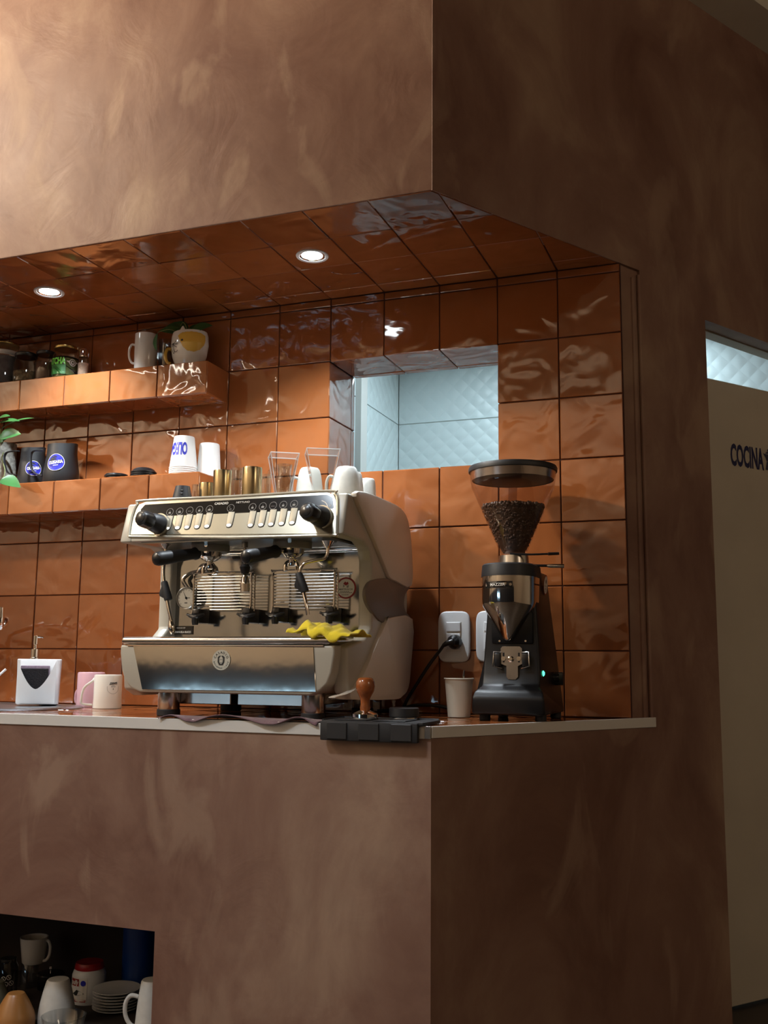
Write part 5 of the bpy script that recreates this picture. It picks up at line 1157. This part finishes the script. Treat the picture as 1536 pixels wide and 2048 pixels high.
# pocket wall in front: its upper edge dips in a curve
def zcut(k): return z+h*(.34+.62*abs(k)**1.7)
m = MB(); n_ = 20
for i in range(n_+1):
    k = -1+2*i/n_; xx = xd-.004+k*wt_*.84; zt_ = zcut(k); bul = .018*(1-k*k)
    for zz, yo in ((z+.004, .018), (z+h*.2, .018+bul*.6), (zt_, .020+bul*.8), (zt_, .0165+bul*.8), (z+.004, .014)): m.v.append(Vector((xx, yd-.036-yo, zz)))
for i in range(n_):
    for j in range(4): m.f.append((i*5+j, (i+1)*5+j, (i+1)*5+j+1, i*5+j+1))
part('sponge_pocket', fix(m).xf(RD), M['whitepl'], sd)
x0, x1 = xd-.058, xd+.038; zt_ = aty(66, 1331, yd-.045).z
pu = part('pump', lathe(xd-.018, yd, [(.019, z+h), (.019, z+h+.004), (.0145, z+h+.006), (.0145, z+h+.034), (.006, z+h+.036), (.006, z+h+.050), (.0085, z+h+.052), (.0085, z+h+.080), (.004, z+h+.082)], 20).xf(RD), M['chrome'], sd)
part('pump_spout', tube([(xd-.018, yd, z+h+.076), (xd-.006, yd-.004, z+h+.077), (xd+.008, yd-.008, z+h+.074)], [.0045, .004, .0032], 10).xf(RD), M['chrome'], pu)
spg = thing('sponge', 'lilac sponge with black scourer side in the dispenser pocket', 'sponge', ((x0+x1)/2, yd-.045, z+h*.3))
part('foam', rbox(x0, x1, yd-.0445, yd-.0392, z+h*.25, zt_, .002, 1).xf(RD), M['sponge'], spg)
part('scourer', rbox(x0, x1-.004, yd-.0505, yd-.0445, z+h*.25, zt_-.010, .002, 1).xf(RD), M['scour'], spg)
dr = MB(); rs = random.Random(11)
for k in range(46):
    kx_ = rs.uniform(-.75, .75); c = Vector((xd+kx_*wt_*.84, yd-.047-.018*(1-kx_*kx_)*.5, z+rs.uniform(.006, .04))); q_ = rs.uniform(.0007, .0017)
    dr.join(lathe(0, 0, [(q_, 0), (q_*.7, q_*.5), (q_*.1, q_*.75)], 6).xf(frame(c, (1, 0, 0), (0, -1, 0))))
part('water_drops', dr.xf(RD), thin_glass('water', (.95, .97, 1), 1.33, base=.1), sd, kind='stuff')
def mug_inv(u, y, z, vt, half, mt, name, label, hp, base_k=1.03):
    x, h, r = meas(u, y, z, vt, half); t = thing(name, label, 'mug', (x, y, z), 'upturned mugs by the sink')
    part('body', upturned(x, y, [(r*base_k, z), (r*base_k, z+.003), (r, z+h*.25), (r, z+h-.006), (r*.96, z+h-.001), (r*.90, z+h)], .0025, 40), mt, t)
    P = [aty(*q) for q in hp]; part('handle', tube(sm_path(P, 3), .0042, 10), mt, t); return t, x, h, r
mug_inv(180, -.15, .0012, 1344, 27, M['pink'], 'pink_mug', 'upturned pink enamel mug behind the cream mug', ((157, 1378, -.17), (152, 1386, -.175), (151, 1402, -.175), (157, 1409, -.17)))
t, x, h, r = mug_inv(214, -.225, .0012, 1349, 27.5, M['offwhite'], 'cream_mug', 'upturned cream enamel mug with a small dark emblem', ((189, 1357, -.24), (184, 1363, -.25), (168, 1376, -.255), (162, 1402, -.255), (166, 1408, -.25), (184, 1410, -.24)))
an = face_ang(x, -.225, r, r, .06, 226); rf3 = lambda zz: r
zc = aty(226, 1376, -.27).z
art = MB()
for k in range(7): art.join(stroke([(-.012+.0035*k, .012+(.003 if k % 2 else -.002)), (-.009+.0035*k, .018), (-.008+.0035*k, .011)], .0006))
art.join(stroke([(-.013, .010), (0, .013), (.013, .019)], .0007)).join(ring2d(.0075, .0082, 20, .3, 2.9)).join(ring2d(.005, .0056, 16, .3, 2.9)).join(ring2d(.0028, .0033, 12, .3, 2.9)).join(poly2d([(-.0015, -.006), (.0015, -.006), (0, 0)]))
for k in range(22):
    a = math.radians(170+200*k/21); art.join(rect2d(.0190, .0205, -.0007, .0007).xf(Matrix.Rotation(a, 4, 'Z')))
part('emblem', wrap(art, x, -.225, rf3, an, zc, .0009), M['darkprint'], t, smooth=0)
# --- counter: cloths, mat, tamper, leveller, cup
def cloth(name, fn, nu, nv, mt, label, thick=.003):
    m = MB()
    for i in range(nu+1):
        for j in range(nv+1): m.v.append(Vector(fn(i/nu, j/nv)))
    for i in range(nu):
        for j in range(nv): a = i*(nv+1)+j; m.f.append((a, a+nv+1, a+nv+2, a+1))
    o = single(name, m, mt, label, 'cloth', smooth=80); md = o.modifiers.new('thickness', 'SOLIDIFY'); md.thickness = thick; md.offset = 1; return o
ya, xa, xb = -.54, aty(582, 1262, -.55).x, aty(731, 1284, -.50).x
def yfn(s, t):
    x = xa+(xb-xa)*s; y = -.598+.115*t+.018*math.sin(5*s+1)*(1-t)+(.03*s)
    edge = MX+.332
    base = .2285+(.0 if x < edge-.012 else -.004*min(1, (x-edge+.012)/.024))
    if y < -.600: y = -.600
    env = math.sin(math.pi*min(1, max(0, t*.98+.02)))**.45
    f = .034*math.exp(-((s-.24)/.12)**2)*env*(.85+.25*math.cos(7*t)) + .022*env*math.exp(-((s-.50)/.20)**2) + .017*env*(1/(1+math.exp(-(s-.62)*30)))*(1-.5*s)
    f += .0042*math.sin(24*s+7*t)*env+.0022*math.sin(43*s-11*t+1)*env+.0008*math.sin(60*s+20*t)*env
    if s < .12: f += .014*env*(1-s/.12)
    f *= 1.2
    hem = max(0, (.16-t)/.16)*min(1, max(0, (s-.36)/.12))
    if hem > 0: y = min(y, -.598)-.0155*min(1, hem*3); base -= .024*hem*(.7+.3*math.sin(19*s))*min(1, (1.02-s)/.2)
    return x, y, base+.0045+max(0, f)
cloth('yellow_cloth', yfn, 60, 24, M['yellow'], 'crumpled yellow microfibre cloth on the drip tray')
xa2, xb2 = aty(319, 1445, -.68).x, aty(648, 1440, -.64).x
def pfn(s, t):
    x = xa2+(xb2-xa2)*s; y = -.687+.100*t+.005*math.sin(14*s)-.004*s
    wv = .5+.5*math.sin(17*s+1.2*math.sin(6*s)); z = .0025+.0115*wv*(1-t)**1.3*(.35+.65*min(1, s*5))*(1 if s < .93 else (1-s)/.07)+.001*math.sin(30*t)
    over = -.675-y
    if over > -.012: z -= .010*max(0, (1-wv))*min(1, (over+.012)/.02)
    if y < -.680: z = max(z, -.006)
    else: z = max(z, .0018)
    return x, y, z
cloth('plum_rag', pfn, 70, 14, M['purple'], 'plum cotton rag lying along the worktop edge under the espresso machine', .0025)
# tamping mat hooked over the worktop edge
u0, u1 = aty(644, 1445, -.69).x, aty(838, 1458, -.69).x
mt_ = thing('tamping_mat', 'black rubber tamping mat hooked over the worktop corner', 'mat', ((u0+u1)/2, -.60, 0))
part('pad', rbox(u0, u1+.012, -.695, -.545, .0018, .0105, .003, 2), M['rubber'], mt_)
part('front_lip', rbox(u0, u1, -.703, -.685, -.040, .0085, .003, 2), M['rubber'], mt_)
for k in range(3):
    xc = u0+(u1-u0)*(.18+.33*k); part('lip_rib', rbox(xc-.028, xc+.028, -.706, -.702, -.037, .006, .002, 1), M['rubber'], mt_)
part('raised_rim', tube([(u0+.004, -.694, .0105), (u0+.004, -.548, .0105), (u1+.008, -.548, .0105)], .003, 8), M['rubber'], mt_)
for k in range(2):
    xc = u0+(u1-u0)*(.30+.40*k); part('tamper_rest', rbox(xc-.045, xc+.045, -.692, -.60, .0105, .0135, .0015, 1), M['rubber'], mt_)
ty_ = -.625; xt_, h, _ = meas(730, ty_, .0137, 1355, 10); s_ = mpp((xt_, ty_, 0)); z = .0137
tp = thing('tamper', 'coffee tamper with varnished wooden handle and steel base', 'tamper', (xt_, ty_, z))
part('steel_base', lathe(xt_, ty_, [(26*s_, z), (26*s_, z+.011), (23*s_, z+.014), (13*s_, z+.019), (10*s_, z+.021)], 36), M['chrome'], tp)
part('wooden_handle', lathe(xt_, ty_, [(10*s_, z+.0205), (10.5*s_, z+.027), (9.2*s_, z+h*.34), (9.8*s_, z+h*.48), (13*s_, z+h*.56), (17.5*s_, z+h*.66), (19.5*s_, z+h*.78), (18.5*s_, z+h*.90), (15*s_, z+h*.975), (11*s_, z+h)], 32), M['wood'], tp)
xl = xat(808, -.575, .012); s_ = mpp((xl, -.575, 0))
lvl = thing('coffee_leveller', 'flat round black coffee leveller on the tamping mat', 'leveller', (xl, -.575, .0107))
part('steel_foot', lathe(xl, -.575, [(27*s_, .0107), (27*s_, .0165), (24*s_, .0175)], 32), M['chrome'], lvl)
part('black_top', lathe(xl, -.575, [(29*s_, .0172), (30*s_, .019), (30*s_, .040), (28*s_, .0415), (4*s_, .0415)], 36), M['blackmat'], lvl)
py = -.175; xp_, h, _ = meas(918, py, .0012, 1356, 10); s_ = mpp((xp_, py, 0))
pc_ = thing('coffee_cup', 'cream paper cup standing beside the coffee grinder', 'cup', (xp_, py, .0012))
part('body', vessel(xp_, py, [(22.5*s_, .0012), (22.5*s_, .004), (28.5*s_, h-.002)], .001, 36), M['paperwarm'], pc_)
part('rolled_rim', lathe(xp_, py, [(28*s_, h-.003), (30*s_, h-.003), (30.5*s_, h-.001), (30*s_, h+.001), (28*s_, h+.001)], 36, cap0=False, cap1=False), M['paperwarm'], pc_)
st0, st1 = (xp_+.004, py-.005, .004), tuple(aty(928, 1341, py-.01))
single('stir_stick', tube([st0, Vector(st0).lerp(Vector(st1), .5), st1], .0028, 8), M['steel'], 'thin metal stirrer standing in the cream paper cup', 'stirrer')
# ================================================================== niche under the worktop
ZN = NZ0+.0012
def npos(u, y, vtop, half, zb=ZN): return meas(u, y, zb, vtop, half)
def nmug(u, y, vt, half, top, mt, name, label, handle=None, cat='cup'):
    x, h, r = npos(u, y, vt, half); t = thing(name, label, cat, (x, y, ZN))
    part('body', upturned(x, y, sprof([(r*.98, ZN), (r, ZN+h*.08), (r*.97, ZN+h*.35), (r*(.45+.55*top), ZN+h*.72), (r*top, ZN+h*.97)])+[(r*top*.9, ZN+h)], .004, 32), mt, t)
    if handle: part('handle', cup_handle(x, y, ZN+h*.25, ZN+h*.72, r*.9, 1, handle[1], .006, math.radians(handle[0])), mt, t)
nmug(112, -.505, 1957, 36, .62, M['stone'], 'tall_cup', 'tall tapered white stoneware cup standing upturned in the niche')
nmug(300, -.54, 1958, 32, .70, M['stone'], 'tall_mug', 'tall white stoneware mug at the niche edge', (195, .035), 'mug')
nmug(28, -.58, 1985, 40, .45, M['orange'], 'orange_bowl', 'upturned terracotta orange bowl in the niche', None, 'bowl')
x, h, r = npos(-12, -.50, 1962, 26); single('olive_cup', upturned(x, -.50, [(r, ZN), (r*.95, ZN+h*.6), (r*.6, ZN+h)], .004), M['olive'], 'upturned olive glazed cup behind the orange bowl', 'cup')
x, h, r = npos(125, -.605, 2030, 44); h = max(h, .05)
single('glass_bowl', vessel(x, -.605, [(r*.5, ZN), (r*.6, ZN+.004), (r*.9, ZN+h*.6), (r, ZN+h)], .003, 36), M['glass'], 'clear glass bowl in front of the tall white cup', 'bowl')
# saucers
xs_ = xat(232, -.33, ZN); rs_ = 47*mpp((xs_, -.33, ZN))
for k in range(7):
    z = ZN+.0085*k; single('saucer', lathe(xs_, -.33, [(rs_*.55, z), (rs_*.6, z+.002), (rs_, z+.0085), (rs_, z+.010), (rs_*.6, z+.0045), (rs_*.2, z+.004)], 32), M['white'], 'white saucer at the %s of the stack beside the blue cylinder' % ['very bottom', 'second place from the bottom', 'third place from the bottom', 'middle', 'third place from the top', 'second place from the top', 'very top'][k], 'saucer', group='stacked saucers in the niche')
# cleaner jar with red lid
yj = -.30; x, h, r = npos(176, yj, 1922, 33)
t = thing('cleaner_jar', 'white plastic tub with red lid lettered puly', 'tub', (x, yj, ZN))
part('tub', lathe(x, yj, [(r*.97, ZN), (r, ZN+.005), (r, ZN+h*.70), (r*.92, ZN+h*.80), (r*.82, ZN+h*.85)], 32), M['whitepl'], t)
part('lid', lathe(x, yj, [(r*.86, ZN+h*.84), (r*.88, ZN+h*.86), (r*.84, ZN+h*.96), (r*.80, ZN+h)], 32), M['redlid'], t)
an = math.atan2(CAM.y-yj, CAM.x-x)-.55; rf4 = lambda zz: r; zc = ZN+h*.42
lb = part('label', wrap(subdiv(rect2d(-r*.75, r*.45, -h*.34, h*.26), 3), x, yj, rf4, an, zc, .0008), M['print'], t, smooth=0)
part('label_banner', wrap(subdiv(rect2d(-r*.70, -r*.05, h*.06, h*.24), 2), x, yj, rf4, an, zc, .0014), M['red'], lb, smooth=0)
part('label_lettering', wrap(text2d('puly', h*.17, .0006, .9).move(-r*.38, h*.15, 0), x, yj, rf4, an, zc, .0020), M['print'], lb, smooth=0)
part('label_badge', wrap(circ2d(r*.16, r*.22, h*.14, 14), x, yj, rf4, an, zc, .0014), M['blue'], lb, smooth=0)
part('label_picture', wrap(poly2d([(-r*.5, -h*.14), (-r*.2, -h*.03), (r*.1, -h*.07), (r*.3, -h*.12), (0, -h*.16), (-r*.3, -h*.18)]), x, yj, rf4, an, zc, .0014), M['darkprint'], lb, smooth=0)
part('label_stripe', wrap(subdiv(rect2d(-r*.70, r*.40, -h*.33, -h*.27), 2), x, yj, rf4, an, zc, .0014), M['red'], lb, smooth=0)
x, h, r = npos(278, -.19, 1850, 36); h = min(h, NZ1-ZN+.13)
single('blue_cylinder', lathe(x, -.19, [(r, ZN), (r, ZN+h), (r*.9, ZN+h+.003)], 32), M['bluepl'], 'tall blue plastic cylinder at the back of the niche', 'cylinder')
# tall glass with a white creamer standing on it
yg = -.25; zg = aty(62, 1925, yg).z; x = xat(60, yg, zg); r = 19*mpp((x, yg, zg))
single('tall_glass', upturned(x, yg, [(r, ZN), (r, ZN+.003), (r*.85, zg-.003), (r*.8, zg)], .003, 24), M['glass'], 'tall upturned glass under the white creamer', 'glass')
x, h, r = meas(66, yg, zg+.0006, 1873, 27); z = zg+.0006
t = thing('creamer_jug', 'small white creamer jug standing on an upturned glass', 'jug', (x, yg, z))
part('body', vessel(x, yg, [(r*.72, z), (r*.80, z+.004), (r*.98, z+h*.8), (r*1.02, z+h)], .003, 32), M['white'], t)
part('handle', cup_handle(x, yg, z+h*.10, z+h*.85, r*.85, 1, .020, .005, math.radians(10)), M['white'], t)
x, h, r = npos(12, -.40, 1915, 20)
t = thing('bean_print_jar', 'dark glass jar printed with coffee beans', 'jar', (x, -.40, ZN))
part('body', lathe(x, -.40, [(r, ZN), (r, ZN+h*.8), (r*.8, ZN+h*.9), (r*.8, ZN+h)], 24), thin_glass('smoky_glass', (.55, .55, .55), 1.45, base=.03), t)
bp_ = MB()
for bx_, bz_ in ((-.012, .012), (.004, .016), (-.004, -.004), (.012, -.002)): bp_.join(ring2d(.006, .0072, 16).move(bx_, bz_, 0)).join(stroke([(bx_-.003, bz_+.004), (bx_, bz_), (bx_+.003, bz_-.004)], .0006))
part('bean_print', wrap(bp_, x, -.40, lambda zz: r, math.atan2(CAM.y+.4, CAM.x-x), aty(15, 1965, -.42).z, .0008), M['print'], t, smooth=0)
x = xat(100, -.24, ZN); zz_ = aty(100, 1945, -.24).z; r = 27*mpp((x, -.24, zz_))
t = thing('french_press', 'dark glass press pot with a chrome lid knob', 'press', (x, -.24, ZN))
part('body', lathe(x, -.24, [(r*.9, ZN), (r*.9, zz_-.006)], 28, cap1=False), thin_glass('smoky_glass', (.55, .55, .55), 1.45, base=.03), t)
part('lid', lathe(x, -.24, [(r*.95, zz_-.006), (r, zz_-.004), (r*.95, zz_), (r*.2, zz_+.004)], 28), M['blackgl'], t)
part('knob', lathe(x, -.24, [(.003, zz_+.003), (.003, zz_+.010), (.006, zz_+.013), (.005, zz_+.020)], 14), M['chrome'], t)
